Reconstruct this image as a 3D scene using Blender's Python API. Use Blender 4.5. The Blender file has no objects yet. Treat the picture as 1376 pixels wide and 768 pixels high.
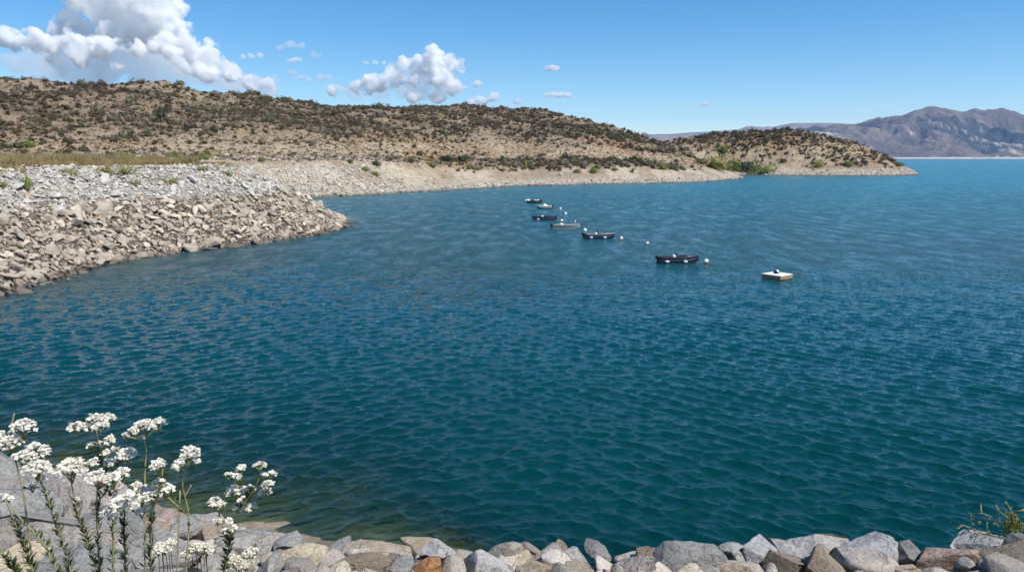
import bpy, math, random
import numpy as np
from mathutils import Matrix, Vector, Euler

rng = np.random.default_rng(11)
random.seed(5)
scene = bpy.context.scene
COL = scene.collection
R = math.radians

# ------------------------------------------------------------------ camera numbers (used to find real places)
FPX = 1000.0
PITCH = math.atan(172.7 / FPX)
SP, CP = math.sin(PITCH), math.cos(PITCH)
CAMZ = 10.0


def ray(u, v):
    xc, yc = (u - 688) / FPX, (384 - v) / FPX
    return np.array([xc, CP + yc * SP, -SP + yc * CP])


def at_z(u, v, z=0.0):
    d = ray(u, v)
    t = (z - CAMZ) / d[2]
    return np.array([d[0] * t, d[1] * t, z])


def at_y(u, v, y):
    d = ray(u, v)
    t = y / d[1]
    return np.array([d[0] * t, y, CAMZ + d[2] * t])


def azim(u, v=211.3):
    d = ray(u, v)
    return d[0] / d[1]


# ------------------------------------------------------------------ numpy noise
def _hash(ix, iy, iz, seed):
    h = (ix.astype(np.int64) * 374761393 + iy.astype(np.int64) * 668265263 + iz.astype(np.int64) * 2147483647 + seed * 974634777) & 0xFFFFFFFF
    h = ((h ^ (h >> 13)) * 1274126177) & 0xFFFFFFFF
    h = ((h ^ (h >> 15)) * 2246822519) & 0xFFFFFFFF
    return ((h ^ (h >> 16)) & 0xFFFFFF) / float(0xFFFFFF)


def vnoise(x, y, z=None, seed=0):
    x = np.asarray(x, float); y = np.asarray(y, float)
    z = np.zeros_like(x) if z is None else np.asarray(z, float)
    fx, fy, fz = np.floor(x), np.floor(y), np.floor(z)
    tx, ty, tz = x - fx, y - fy, z - fz
    tx = tx * tx * tx * (tx * (tx * 6 - 15) + 10); ty = ty * ty * ty * (ty * (ty * 6 - 15) + 10); tz = tz * tz * tz * (tz * (tz * 6 - 15) + 10)
    flat = not np.any(fz) and not np.any(tz)
    def lay(k):
        a = _hash(fx, fy, fz + k, seed); b = _hash(fx + 1, fy, fz + k, seed)
        c = _hash(fx, fy + 1, fz + k, seed); d = _hash(fx + 1, fy + 1, fz + k, seed)
        return (a * (1 - tx) + b * tx) * (1 - ty) + (c * (1 - tx) + d * tx) * ty
    r = lay(0)
    if not flat:
        r = r * (1 - tz) + lay(1) * tz
    return r * 2 - 1


def fbm(x, y, z=None, octaves=4, seed=0, gain=0.5):
    s, a, n = 0.0, 1.0, 0.0
    c, sn = math.cos(0.6), math.sin(0.6)
    for o in range(octaves):
        s = s + a * vnoise(x, y, z, seed + o * 17); n += a
        x, y = (x * c - y * sn) * 2.03 + 13.7, (x * sn + y * c) * 2.03 + 7.1
        if z is not None: z = z * 2.03 + 3.3
        a *= gain
    return s / n


def sstep(a, b, x):
    t = np.clip((np.asarray(x, float) - a) / (b - a), 0, 1)
    return t * t * (3 - 2 * t)


# ------------------------------------------------------------------ object helpers
def tag(o, label=None, cat=None, group=None, kind=None):
    if label: o['label'] = label
    if cat: o['category'] = cat
    if group: o['group'] = group
    if kind: o['kind'] = kind
    return o


def link(o, parent=None):
    COL.objects.link(o)
    if parent: o.parent = parent
    return o


def mesh_np(name, V, F, mats, colors=None, smooth=True, mat_idx=None, attrs=None):
    """V (n,3); F list of arrays (m,k) all faces of one size per array."""
    me = bpy.data.meshes.new(name)
    if not isinstance(F, list): F = [F]
    F = [f for f in F if len(f)]
    loops = np.concatenate([f.reshape(-1) for f in F]).astype(np.int32)
    tot = np.concatenate([np.full(len(f), f.shape[1], np.int32) for f in F])
    start = np.concatenate([[0], np.cumsum(tot)[:-1]]).astype(np.int32)
    me.vertices.add(len(V)); me.vertices.foreach_set('co', np.asarray(V, np.float32).reshape(-1))
    me.loops.add(len(loops)); me.loops.foreach_set('vertex_index', loops)
    me.polygons.add(len(tot)); me.polygons.foreach_set('loop_start', start); me.polygons.foreach_set('loop_total', tot)
    me.polygons.foreach_set('use_smooth', np.full(len(tot), bool(smooth)))
    if mat_idx is not None: me.polygons.foreach_set('material_index', np.asarray(mat_idx, np.int32))
    for m in (mats if isinstance(mats, (list, tuple)) else [mats]): me.materials.append(m)
    if colors is not None:
        a = me.color_attributes.new('Col', 'FLOAT_COLOR', 'POINT')
        c = np.ones((len(V), 4), np.float32); c[:, :3] = colors
        a.data.foreach_set('color', c.reshape(-1))
    for k, val in (attrs or {}).items():
        a = me.attributes.new(k, 'FLOAT', 'POINT'); a.data.foreach_set('value', np.asarray(val, np.float32))
    me.update(calc_edges=True)
    return me


def obj(name, me, parent=None):
    return link(bpy.data.objects.new(name, me), parent)


def empty(name, loc=(0, 0, 0), rz=0):
    o = bpy.data.objects.new(name, None)
    o.location = loc; o.rotation_euler = (0, 0, rz); o.empty_display_size = 0.2
    return link(o)


_ico = {}
def ico(sub):
    if sub not in _ico:
        import bmesh
        b = bmesh.new(); bmesh.ops.create_icosphere(b, subdivisions=sub, radius=1)
        V = np.array([v.co[:] for v in b.verts]); F = np.array([[v.index for v in f.verts] for f in b.faces]); b.free()
        _ico[sub] = (V, F)
    return _ico[sub][0].copy(), _ico[sub][1].copy()


class MB:
    def __init__(s): s.v, s.f, s.n = [], [], 0
    def add(s, V, F):
        V = np.asarray(V, float).reshape(-1, 3)
        s.v.append(V)
        for f in F: s.f.append([int(i) + s.n for i in f])
        s.n += len(V)
    def box(s, c, d, rot=None):
        x, y, z = [k / 2 for k in d]
        V = np.array([[sx * x, sy * y, sz * z] for sx in (-1, 1) for sy in (-1, 1) for sz in (-1, 1)])
        if rot is not None: V = V @ np.array(Euler(rot).to_matrix()).T
        s.add(V + np.array(c), [(0, 1, 3, 2), (4, 6, 7, 5), (0, 4, 5, 1), (2, 3, 7, 6), (0, 2, 6, 4), (1, 5, 7, 3)])
    def tube(s, pts, rad, n=8, caps=True):
        pts = np.asarray(pts, float); m = len(pts)
        rad = np.full(m, rad) if np.isscalar(rad) else np.asarray(rad)
        tan = np.gradient(pts, axis=0); tan /= np.linalg.norm(tan, axis=1)[:, None] + 1e-9
        ref = np.array([0.0, 0, 1]) if abs(tan[0][2]) < .8 else np.array([1.0, 0, 0])
        V = []
        for p, t, r in zip(pts, tan, rad):
            a = np.cross(t, ref); a /= np.linalg.norm(a) + 1e-9; b = np.cross(t, a)
            for k in range(n):
                th = 2 * math.pi * k / n; V.append(p + r * (math.cos(th) * a + math.sin(th) * b))
        F = [(i * n + k, i * n + (k + 1) % n, (i + 1) * n + (k + 1) % n, (i + 1) * n + k) for i in range(m - 1) for k in range(n)]
        if caps: F += [tuple(range(n))[::-1], tuple((m - 1) * n + k for k in range(n))]
        s.add(V, F)
    def ball(s, c, r, sub=2, rough=0.0, seed=0):
        V, F = ico(sub)
        if rough:
            V = V * (1 + rough * vnoise(V[:, 0] * 2.3 + seed * 3.1, V[:, 1] * 2.3, V[:, 2] * 2.3, seed)[:, None])
        s.add(V * np.array(r) + np.array(c), F)
    def mesh(s, name, mat, smooth=True):
        me = bpy.data.meshes.new(name)
        me.from_pydata([tuple(p) for p in np.concatenate(s.v)], [], s.f)
        me.materials.append(mat)
        me.polygons.foreach_set('use_smooth', np.full(len(me.polygons), bool(smooth)))
        me.update()
        return me
    def build(s, name, mat, parent=None, smooth=True):
        return obj(name, s.mesh(name, mat, smooth), parent)


# ------------------------------------------------------------------ materials
def new_mat(name):
    m = bpy.data.materials.new(name); m.use_nodes = True
    nt = m.node_tree; nt.nodes.clear()
    return m, nt, nt.nodes.new('ShaderNodeOutputMaterial')


def N(nt, t, **kw):
    n = nt.nodes.new(t)
    for k, v in kw.items():
        if k in n.inputs.keys() if isinstance(k, str) else False: n.inputs[k].default_value = v
        else: setattr(n, k, v)
    return n


def noise_node(nt, vec, scale, detail=4, rough=0.55):
    n = nt.nodes.new('ShaderNodeTexNoise'); n.inputs['Scale'].default_value = scale
    n.inputs['Detail'].default_value = detail; n.inputs['Roughness'].default_value = rough
    if vec is not None: nt.links.new(vec, n.inputs['Vector'])
    return n.outputs['Fac']


def ramp(nt, fac, stops):
    r = nt.nodes.new('ShaderNodeValToRGB')
    e = r.color_ramp.elements
    while len(e) < len(stops): e.new(0.5)
    for k, (p, c) in enumerate(stops):
        e[k].position = p; e[k].color = (*c, 1) if len(c) == 3 else c
    nt.links.new(fac, r.inputs['Fac'])
    return r.outputs['Color']


def mix_rgb(nt, a, b, fac, mode='MIX'):
    m = nt.nodes.new('ShaderNodeMix'); m.data_type = 'RGBA'; m.blend_type = mode; m.clamp_factor = True
    for sock, val in ((m.inputs[0], fac), (m.inputs[6], a), (m.inputs[7], b)):
        if hasattr(val, 'links') or hasattr(val, 'is_linked'): nt.links.new(val, sock)
        elif isinstance(val, (tuple, list)): sock.default_value = (*val, 1)
        else: sock.default_value = val
    return m.outputs[2]


def bump(nt, h, strength=0.4, dist=0.1, normal=None):
    b = nt.nodes.new('ShaderNodeBump'); b.inputs['Strength'].default_value = strength; b.inputs['Distance'].default_value = dist
    nt.links.new(h, b.inputs['Height'])
    if normal is not None: nt.links.new(normal, b.inputs['Normal'])
    return b.outputs['Normal']


def position(nt):
    return nt.nodes.new('ShaderNodeNewGeometry').outputs['Position']


def bsdf(nt, out, color, rough=0.9, normal=None, spec=0.3, metallic=0.0):
    p = nt.nodes.new('ShaderNodeBsdfPrincipled')
    if isinstance(color, tuple): p.inputs['Base Color'].default_value = (*color, 1)
    else: nt.links.new(color, p.inputs['Base Color'])
    p.inputs['Roughness'].default_value = rough; p.inputs['Specular IOR Level'].default_value = spec
    p.inputs['Metallic'].default_value = metallic
    if normal is not None: nt.links.new(normal, p.inputs['Normal'])
    nt.links.new(p.outputs[0], out.inputs['Surface'])
    return p


def simple(name, c, rough=0.6, var=0.15, scale=6.0, spec=0.4, metallic=0.0):
    m, nt, out = new_mat(name)
    pos = position(nt)
    f = noise_node(nt, pos, scale, 5)
    lo = tuple(k * (1 - var) for k in c); hi = tuple(min(1, k * (1 + var)) for k in c)
    bsdf(nt, out, ramp(nt, f, [(0.3, lo), (0.7, hi)]), rough, bump(nt, f, 0.15, 0.01), spec, metallic)
    return m


def rock_mat(name, base, second, vein, scale=1.0, lichen=None, use_attr=False, bumpd=0.035, pits=0.3):
    m, nt, out = new_mat(name)
    pos = position(nt)
    big = noise_node(nt, pos, 3.0 * scale, 6, 0.6)
    fine = noise_node(nt, pos, 45.0 * scale, 5, 0.7)
    mapn = nt.nodes.new('ShaderNodeMapping'); nt.links.new(pos, mapn.inputs['Vector'])
    mapn.inputs['Rotation'].default_value = (0.5, 0.35, 0.2); mapn.inputs['Scale'].default_value = (1, 1, 2.6)
    strat = noise_node(nt, mapn.outputs[0], 4.0 * scale, 6, 0.6)
    if use_attr:
        at = nt.nodes.new('ShaderNodeAttribute'); at.attribute_name = 'Col'
        b0 = at.outputs['Color']
        c = mix_rgb(nt, b0, mix_rgb(nt, b0, tuple(k * 1.25 for k in (0.8, 0.75, 0.7)), 0.6, 'MULTIPLY'), ramp(nt, big, [(0.4, (0, 0, 0)), (0.65, (1, 1, 1))]))
    else:
        c = mix_rgb(nt, base, second, ramp(nt, big, [(0.38, (0, 0, 0)), (0.62, (1, 1, 1))]))
        c = mix_rgb(nt, c, vein, ramp(nt, strat, [(0.55, (0, 0, 0)), (0.68, (.75, .75, .75))]))
    spk = ramp(nt, fine, [(0.32, (.45, .44, .43)), (0.48, (1, 1, 1)), (0.7, (1.4, 1.4, 1.36))])
    c = mix_rgb(nt, c, spk, 0.85, 'MULTIPLY')
    if lichen:
        lf = noise_node(nt, pos, 7.0 * scale, 6, 0.7)
        c = mix_rgb(nt, c, lichen, ramp(nt, lf, [(0.585, (0, 0, 0)), (0.66, (.8, .8, .8))]))
    wob = nt.nodes.new('ShaderNodeVectorMath'); wob.operation = 'MULTIPLY_ADD'; wob.inputs[1].default_value = (.35 / scale,) * 3
    nz = nt.nodes.new('ShaderNodeTexNoise'); nz.inputs['Scale'].default_value = 5 * scale; nz.inputs['Detail'].default_value = 5; nt.links.new(pos, nz.inputs['Vector'])
    nt.links.new(nz.outputs['Color'], wob.inputs[0]); nt.links.new(pos, wob.inputs[2])
    ck = nt.nodes.new('ShaderNodeTexVoronoi'); ck.feature = 'DISTANCE_TO_EDGE'; ck.inputs['Scale'].default_value = 1.9 * scale; nt.links.new(wob.outputs[0], ck.inputs['Vector'])
    crack = ramp(nt, ck.outputs['Distance'], [(.0, (.25, .23, .21)), (.02, (1, 1, 1))])
    c = mix_rgb(nt, c, crack, ramp(nt, big, [(.45, (.05, .05, .05)), (.6, (.55, .55, .55))]), 'MULTIPLY')
    vo = nt.nodes.new('ShaderNodeTexVoronoi'); vo.inputs['Scale'].default_value = 16 * scale; nt.links.new(pos, vo.inputs['Vector'])
    hs = nt.nodes.new('ShaderNodeMath'); hs.operation = 'ADD'; nt.links.new(strat, hs.inputs[0]); nt.links.new(big, hs.inputs[1])
    n1 = bump(nt, hs.outputs[0], 0.7, bumpd * 1.6)
    n1 = bump(nt, crack, 0.6, bumpd * .5, n1)
    n2 = bump(nt, fine, 0.9, bumpd * 0.5, n1)
    n3 = bump(nt, vo.outputs['Distance'], pits, bumpd * 0.5, n2)
    bsdf(nt, out, c, 0.92, n3, 0.2)
    return m


def attr_mat(name, rough=0.95, nscale=2.0, bumpd=0.15, fine=14.0, trans=0.0):
    m, nt, out = new_mat(name)
    pos = position(nt)
    at = nt.nodes.new('ShaderNodeAttribute'); at.attribute_name = 'Col'
    f1 = noise_node(nt, pos, nscale, 6, 0.65)
    f2 = noise_node(nt, pos, fine, 4, 0.7)
    c = mix_rgb(nt, at.outputs['Color'], ramp(nt, f1, [(0.3, (.6, .58, .55)), (0.5, (1, 1, 1)), (0.7, (1.3, 1.28, 1.22))]), 0.8, 'MULTIPLY')
    c = mix_rgb(nt, c, ramp(nt, f2, [(0.3, (.7, .68, .66)), (0.6, (1.1, 1.1, 1.1))]), 0.7, 'MULTIPLY')
    n = bump(nt, f1, 0.8, bumpd) if bumpd else None
    p = bsdf(nt, out, c, rough, n, 0.15)
    if trans:
        t = nt.nodes.new('ShaderNodeBsdfTranslucent'); nt.links.new(c, t.inputs['Color'])
        mx = nt.nodes.new('ShaderNodeMixShader'); mx.inputs[0].default_value = trans
        nt.links.new(p.outputs[0], mx.inputs[1]); nt.links.new(t.outputs[0], mx.inputs[2]); nt.links.new(mx.outputs[0], out.inputs['Surface'])
    return m


def leaf_mat(name, c, trans=0.25, var=0.35, scale=1.5):
    m, nt, out = new_mat(name)
    pos = position(nt)
    f = noise_node(nt, pos, scale, 5, 0.7)
    col = ramp(nt, f, [(0.3, tuple(k * (1 - var) for k in c)), (0.7, tuple(k * (1 + var) for k in c))])
    p = bsdf(nt, out, col, 0.75, None, 0.2)
    t = nt.nodes.new('ShaderNodeBsdfTranslucent'); nt.links.new(col, t.inputs['Color'])
    mx = nt.nodes.new('ShaderNodeMixShader'); mx.inputs[0].default_value = trans
    nt.links.new(p.outputs[0], mx.inputs[1]); nt.links.new(t.outputs[0], mx.inputs[2]); nt.links.new(mx.outputs[0], out.inputs['Surface'])
    return m


# ------------------------------------------------------------------ terrain functions
SHORE_A = np.array([(-90, 34), (-42, 40), (-41, 47)] + [tuple(at_z(u, v)[:2]) for u, v in
                   ((0, 395), (60, 379), (150, 353), (230, 341), (330, 329), (420, 316), (450, 308), (463, 301))]
                   + [(-26.2, 119), (-30, 127), (-38, 139), (-48, 152), (-62, 166), (-75, 182), (-110, 200), (-220, 200), (-220, 34)])


def poly_sd(x, y, P):
    """signed distance, positive inside"""
    d2 = np.full(x.shape, 1e18); ins = np.zeros(x.shape, bool)
    n = len(P)
    for i in range(n):
        ax, ay = P[i]; bx, by = P[(i + 1) % n]
        ex, ey = bx - ax, by - ay
        t = np.clip(((x - ax) * ex + (y - ay) * ey) / (ex * ex + ey * ey + 1e-12), 0, 1)
        d2 = np.minimum(d2, (x - ax - t * ex) ** 2 + (y - ay - t * ey) ** 2)
        c = ((ay > y) != (by > y)) & (x < (bx - ax) * (y - ay) / (by - ay + 1e-12) + ax)
        ins ^= c
    d = np.sqrt(d2)
    return np.where(ins, d, -d)


CREST = 8.9
def height_A(x, y):
    d = poly_sd(x, y, SHORE_A)
    w = d + 1.2 * fbm(x * .12, y * .12, octaves=3, seed=3)
    slope = w / 1.72
    slope = np.where(w < 0, w / 2.5, slope)
    z = np.minimum(slope, CREST + 0.012 * np.maximum(w - 15, 0))
    r = np.exp(-((w - 15.3) / 1.2) ** 2) * -0.25
    return np.maximum(z + r, -4.0), d


# columns: u, shore v (or None), shore Y if None, then (Y, v) for: beach top, plateau end, cut top, mid slope, ridge
def _colB():
    rows = [
        (-500, None, 150, (165, 213), (180, 206), (195, 199), (250, 150), (310, 105)),
        (0, None, 150, (165, 213), (180, 206), (195, 200), (250, 152), (310, 107)),
        (150, None, 158, (172, 215), (190, 207), (205, 199), (262, 152), (325, 112)),
        (250, None, 166, (182, 217), (200, 207), (215, 198), (280, 153), (345, 114)),
        (330, None, 176, (192, 218), (214, 207), (230, 197), (298, 157), (370, 126)),
        (400, None, 186, (203, 218), (225, 208), (242, 197), (312, 160), (385, 134)),
        (440, 264.5, None, (208, 217), (231, 208), (249, 196), (318, 162), (395, 140)),
        (500, 261.5, None, (222, 216.5), (250, 209), (268, 193), (330, 161), (410, 141)),
        (560, 258, None, (244, 219), (270, 211), (290, 193), (345, 163), (420, 141)),
        (600, 256, None, (262, 222), (285, 213), (305, 195), (360, 166), (430, 142)),
        (700, 250, None, (298, 224), (320, 214), (338, 197), (390, 169), (450, 144)),
        (750, 249, None, (304, 223), (324, 214), (342, 197), (388, 173), (450, 155)),
        (800, 248, None, (308, 223), (328, 214), (344, 198), (382, 182), (440, 166)),
        (850, 247, None, (314, 222.5), (332, 214), (346, 203), (372, 194), (420, 183)),
        (880, 246.5, None, (318, 223.5), (336, 215), (347, 208), (364, 201), (398, 193)),
        (910, 246, None, (324, 225.5), (338, 218), (347, 213), (360, 208), (380, 203)),
        (950, 244, None, (334, 231), (346, 226), (354, 223.5), (362, 221), (371, 218.5)),
        (985, 241.5, None, (349, 236), (354, 234), (358, 233), (362, 232), (366, 231.5)),
        (1002, 240, None, (355, 239), (358, 239), (360, 239.2), (362, 239.5), (364, 240)),
    ]
    return rows


def build_cols(rows, end_u):
    A, D, Z = [], [], []
    for r in rows:
        u, sv, sy = r[0], r[1], r[2]
        if sv is not None: sy = at_z(u, sv)[1]
        dd = [sy - 12, sy]; zz = [-4.0, 0.0]
        for (Y, v) in r[3:]:
            dd.append(Y); zz.append(at_y(u, v, Y)[2])
        dd.append(dd[-1] + 60); zz.append(max(zz[-1] - 9, -4) if u < 850 else -4)
        dd.append(dd[-1] + 150); zz.append(-4 if u > 700 else zz[-1] - 18)
        A.append(azim(u)); D.append(dd); Z.append(zz)
    A.append(azim(end_u)); D.append(D[-1]); Z.append([-4.0] * len(Z[-1]))
    A = np.array(A); D = np.array(D); Z = np.array(Z)
    g = np.linspace(A[0], A[-1], 900)
    Dg = np.stack([np.interp(g, A, D[:, k]) for k in range(D.shape[1])], 1)
    Zg = np.stack([np.interp(g, A, Z[:, k]) for k in range(Z.shape[1])], 1)
    k = np.exp(-np.linspace(-2, 2, 25) ** 2); k /= k.sum()
    for M in (Dg, Zg):
        for c in range(M.shape[1]):
            p = np.pad(M[:, c], 12, mode='edge'); M[:, c] = np.convolve(p, k, 'valid')
    return g, Dg, Zg


G_B = build_cols(_colB(), 1012)
G_C = build_cols([
    (820, None, 425, (432, 228), (438, 218), (448, 208), (462, 200), (480, 192)),
    (870, None, 420, (434, 227), (432, 218), (444, 208), (458, 199), (478, 190)),
    (900, None, 420, (434, 226), (432, 217), (444, 206), (460, 196), (480, 187)),
    (960, None, 420, (434, 226), (440, 217), (446, 204), (462, 191), (484, 180)),
    (1010, 235.4, None, (436, 227), (442, 216), (446, 203), (462, 189), (484, 176)),
    (1060, 235.9, None, (434, 225), (441, 212), (448, 201), (464, 188), (484, 175)),
    (1100, 236.4, None, (432, 223), (438, 211), (448, 202), (462, 191), (480, 181)),
    (1150, 236.6, None, (430, 222), (439, 213), (448, 207), (460, 199), (474, 192)),
    (1180, 236.3, None, (432, 223), (440, 217), (446, 213), (454, 209), (464, 205)),
    (1205, 236, None, (434, 227), (440, 223), (445, 220.5), (450, 218.5), (457, 217)),
    (1225, 235.6, None, (436, 231), (440, 229.5), (443, 228.5), (446, 228), (450, 227.5)),
    (1236, 235.3, None, (438, 234.5), (440, 234.3), (442, 234.2), (444, 234), (446, 234)),
], 1246)


def eval_cols(G, x, y, seed, amp):
    g, D, Z = G
    a = x / np.maximum(y, 1.0)
    t = (a - g[0]) / (g[1] - g[0])
    inside = (t >= 0) & (t <= len(g) - 1)
    t = np.clip(t, 0, len(g) - 1.001); i = t.astype(int); f = t - i
    wob = 6 * fbm(x * .03, y * .03, octaves=3, seed=seed)
    yy = y + wob * sstep(2, 14, y - (D[i, 1])) + 0.9 * fbm(x * .25, y * .25, octaves=2, seed=seed + 5)
    z = np.full(x.shape, -4.0)
    for k in range(D.shape[1] - 1):
        d0 = D[i, k] * (1 - f) + D[i + 1, k] * f; d1 = D[i, k + 1] * (1 - f) + D[i + 1, k + 1] * f
        z0 = Z[i, k] * (1 - f) + Z[i + 1, k] * f; z1 = Z[i, k + 1] * (1 - f) + Z[i + 1, k + 1] * f
        s = np.clip((yy - d0) / np.maximum(d1 - d0, .01), 0, 1)
        z = np.where(yy >= d0, z0 + (z1 - z0) * s, z)
    dC = D[i, 4] * (1 - f) + D[i + 1, 4] * f
    hill = sstep(0, 40, yy - dC) * sstep(8, 18, z)
    rid = 1 - np.abs(fbm(x * .022 + .15 * y * .02, y * .009, octaves=4, seed=seed + 9)) * 2
    z = z + hill * amp * (rid - 0.55) + hill * amp * .35 * fbm(x * .07, y * .07, octaves=4, seed=seed + 2)
    z = z + sstep(0.5, 5, z) * 0.35 * fbm(x * .3, y * .3, octaves=3, seed=seed + 4)
    rel = yy - (D[i, 1] * (1 - f) + D[i + 1, 1] * f)
    return np.where(inside, z, -4.0), np.where(inside, hill, 0), np.where(inside, rel, -50), np.where(inside, yy - dC, -99)


def terrain(x, y):
    """height plus zone info"""
    x = np.asarray(x, float); y = np.asarray(y, float)
    zA, dA = height_A(x, y)
    zB, hB, rB, cB = eval_cols(G_B, x, y, 30, 3.4)
    zC, hC, rC, cC = eval_cols(G_C, x, y, 60, 2.2)
    z = np.maximum(np.maximum(zA, zB), zC)
    return z, zA, dA, zB, hB, rB, zC, hC, rC, np.where(zC > zB, cC, cB)


def th(x, y):
    return terrain(np.atleast_1d(np.asarray(x, float)), np.atleast_1d(np.asarray(y, float)))[0]


# near bank
RIM = np.array([at_z(u, v, 7.25)[:2] for u, v in ((-420, 545), (-200, 565), (0, 598), (100, 628), (200, 662), (260, 692), (330, 722), (400, 742), (600, 750), (900, 750), (1200, 748), (1376, 738), (1600, 725))])
NSH = np.array([(-60, 34), (-30, 30), (-18, 24), (-9, 19.6), (-3, 17.7), (0, 17.0), (6, 16.2), (14, 15.6), (60, 14)])


def near_h(x, y):
    yr = np.interp(x, RIM[:, 0], RIM[:, 1]); ys = np.interp(x, NSH[:, 0], NSH[:, 1])
    z = 8.35 - (8.35 - 7.2) * np.clip((y - 1.2) / np.maximum(yr - 1.2, .1), 0, 1)
    s = np.clip((y - yr) / (ys - yr), 0, None)
    us = 0.13 + 0.6 * sstep(-5, 6, x)
    z = np.where(y > yr, 7.2 * (1 - s) - .55 * sstep(0, .12, s) * sstep(1, .6, s), z)
    z = np.where(y > ys, -(y - ys) * us, z)
    z = z - .24 * sstep(-.9, -2.2, x) * sstep(2.6, 3.8, y) * sstep(0, 1, z)
    return np.maximum(z, -5) + 0.07 * fbm(x * 1.2, y * 1.2, octaves=3, seed=91)


# ------------------------------------------------------------------ colours
TAN = np.array((.225, .170, .116)); PALE = np.array((.295, .232, .163)); BROWN = np.array((.122, .094, .068)); RED = np.array((.28, .15, .085))
GRASSY = np.array((.27, .19, .105)); BEACH = np.array((.42, .355, .265)); GREYB = np.array((.34, .305, .25)); WHITEB = np.array((.62, .60, .56)); WET = np.array((.07, .06, .05))
OLIVE = np.array((.17, .15, .075))


def lerp(a, b, t):
    return a * (1 - t)[:, None] + b * t[:, None]


def terrain_color(x, y, T):
    z, zA, dA, zB, hB, rB, zC, hC, rC, cT = T
    n1 = fbm(x * .02, y * .02, octaves=4, seed=101); n2 = fbm(x * .09, y * .07, octaves=4, seed=102); n3 = fbm(x * .5, y * .4, octaves=3, seed=103)
    isA = zA >= np.maximum(zB, zC) - .02; isC = (zC > zB) & ~isA
    c = lerp(np.tile(TAN, (len(x), 1)), PALE, sstep(-.1, .5, n2 + .4 * n1))
    c = lerp(c, BROWN, sstep(.0, .35, n1 + .55 * n2 + .3 * n3 - .05) * .85 * np.maximum(hB, hC))
    c = lerp(c, OLIVE, sstep(.25, .5, fbm(x * .05, y * .04, octaves=3, seed=110)) * .5 * np.maximum(hB, hC))
    # beach and cut zones on B
    beach = np.where(isC, sstep(26, 12, rC), sstep(40, 22, rB))
    c = lerp(c, lerp(np.tile(BEACH, (len(x), 1)), PALE, sstep(-.2, .4, n2)), beach)
    ring = .5 + .5 * np.sin(z * 7.5 + 1.8 * n2)
    c = c * (1 - .16 * (beach * ring)[:, None])
    low = sstep(3.2, 1.2, np.where(z > 0, z, 0) + n3 * .8)
    c = lerp(c, GREYB, low * .8 * beach)
    cut = (1 - beach) * (1 - np.maximum(hB, hC))
    c = lerp(c, lerp(np.tile(PALE, (len(x), 1)), GRASSY, sstep(-.15, .15, n2 + n1)), cut * .9)
    bank = sstep(-15, -11, cT + 3 * n2) * sstep(7, 1, cT + 3 * n2) * (1 - beach)
    c = lerp(c, lerp(np.tile(np.array((.33, .265, .185)), (len(x), 1)), np.array((.25, .185, .125)), sstep(-.1, .3, n2)), bank * .8)
    c = lerp(c, BROWN * 1.15, sstep(-14, -18, cT) * (1 - beach) * sstep(-.10, .02, x / np.maximum(y, 1)) * .7)
    redm = sstep(.0, .3, fbm(x * .035, y * .05, octaves=3, seed=120)) * sstep(.62, .9, x / np.maximum(y, 1) * -1 * 0 + sstep(-.02, .14, x / np.maximum(y, 1)))
    c = lerp(c, RED, redm * sstep(9, 15, z) * sstep(24, 16, z) * .6 * (~isC))
    # spur
    t = sstep(4.6, 5.8, z + .7 * n2)
    ca = lerp(np.tile(np.array((.095, .077, .060)), (len(x), 1)), np.array((.29, .28, .262)), t)  # lower ground coloured dark to paint crevice shade between the stones
    ca = lerp(ca, GRASSY, sstep(14.2, 16.2, dA + 1.5 * n3))
    road = sstep(1.3, .7, np.abs(dA - 20.0)) * sstep(70, 100, -x * 0 + 170 - y)
    ca = lerp(ca, np.array((.56, .50, .42)), road)
    c = np.where(isA[:, None], ca, c)
    c = lerp(c, WET, sstep(.35, .0, z) * .8)
    c = lerp(c, np.array((.10, .10, .055)), sstep(-.1, -.8, z))
    return np.clip(c * (1 + .12 * n3)[:, None], .02, .9)


# ------------------------------------------------------------------ build the terrain sheet
def polar_grid(a0, a1, na, ys):
    a = np.linspace(a0, a1, na)
    X = (a[None, :] * ys[:, None]).ravel(); Y = np.repeat(ys, na)
    i = np.arange((len(ys) - 1) * na).reshape(len(ys) - 1, na)[:, :-1].ravel()
    F = np.stack([i, i + 1, i + na + 1, i + na], 1)
    return X, Y, F


def compact(V, F, *arrs):
    used = np.zeros(len(V), bool); used[F.ravel()] = True
    m = np.cumsum(used) - 1
    return (V[used], m[F]) + tuple(a[used] for a in arrs)


M_ground = attr_mat('hill_soil', nscale=0.5, bumpd=0.5, fine=3.0)
X, Y, F = polar_grid(-1.3, .80, 1250, np.exp(np.linspace(math.log(34), math.log(640), 470)))
T = terrain(X, Y)
Cc = terrain_color(X, Y, T)
keep = (T[0][F] > -3.9).any(1)
V, F2, C2 = compact(np.stack([X, Y, T[0]], 1), F[keep], Cc)
tag(obj('hills', mesh_np('hills', V, F2, M_ground, C2)), kind='structure')

# near bank
xs = np.linspace(-26, 18, 220); ysn = np.linspace(-6, 34, 200)
X, Y = [k.ravel() for k in np.meshgrid(xs, ysn)]
i = np.arange(199 * 220).reshape(199, 220)[:, :-1].ravel()
Fn = np.stack([i, i + 1, i + 221, i + 220], 1)
Zn = near_h(X, Y)
n2 = fbm(X * 1.5, Y * 1.5, octaves=4, seed=7)
Cn = lerp(np.tile(np.array((.16, .13, .10)), (len(X), 1)), np.array((.30, .25, .19)), sstep(-.3, .3, n2))
Cn = lerp(Cn, np.array((.13, .13, .06)), sstep(.2, -.4, Zn))
tag(obj('near_bank', mesh_np('near_bank', np.stack([X, Y, Zn], 1), Fn, attr_mat('bank_soil', nscale=6, bumpd=.05, fine=40), Cn)), kind='structure')

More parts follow.
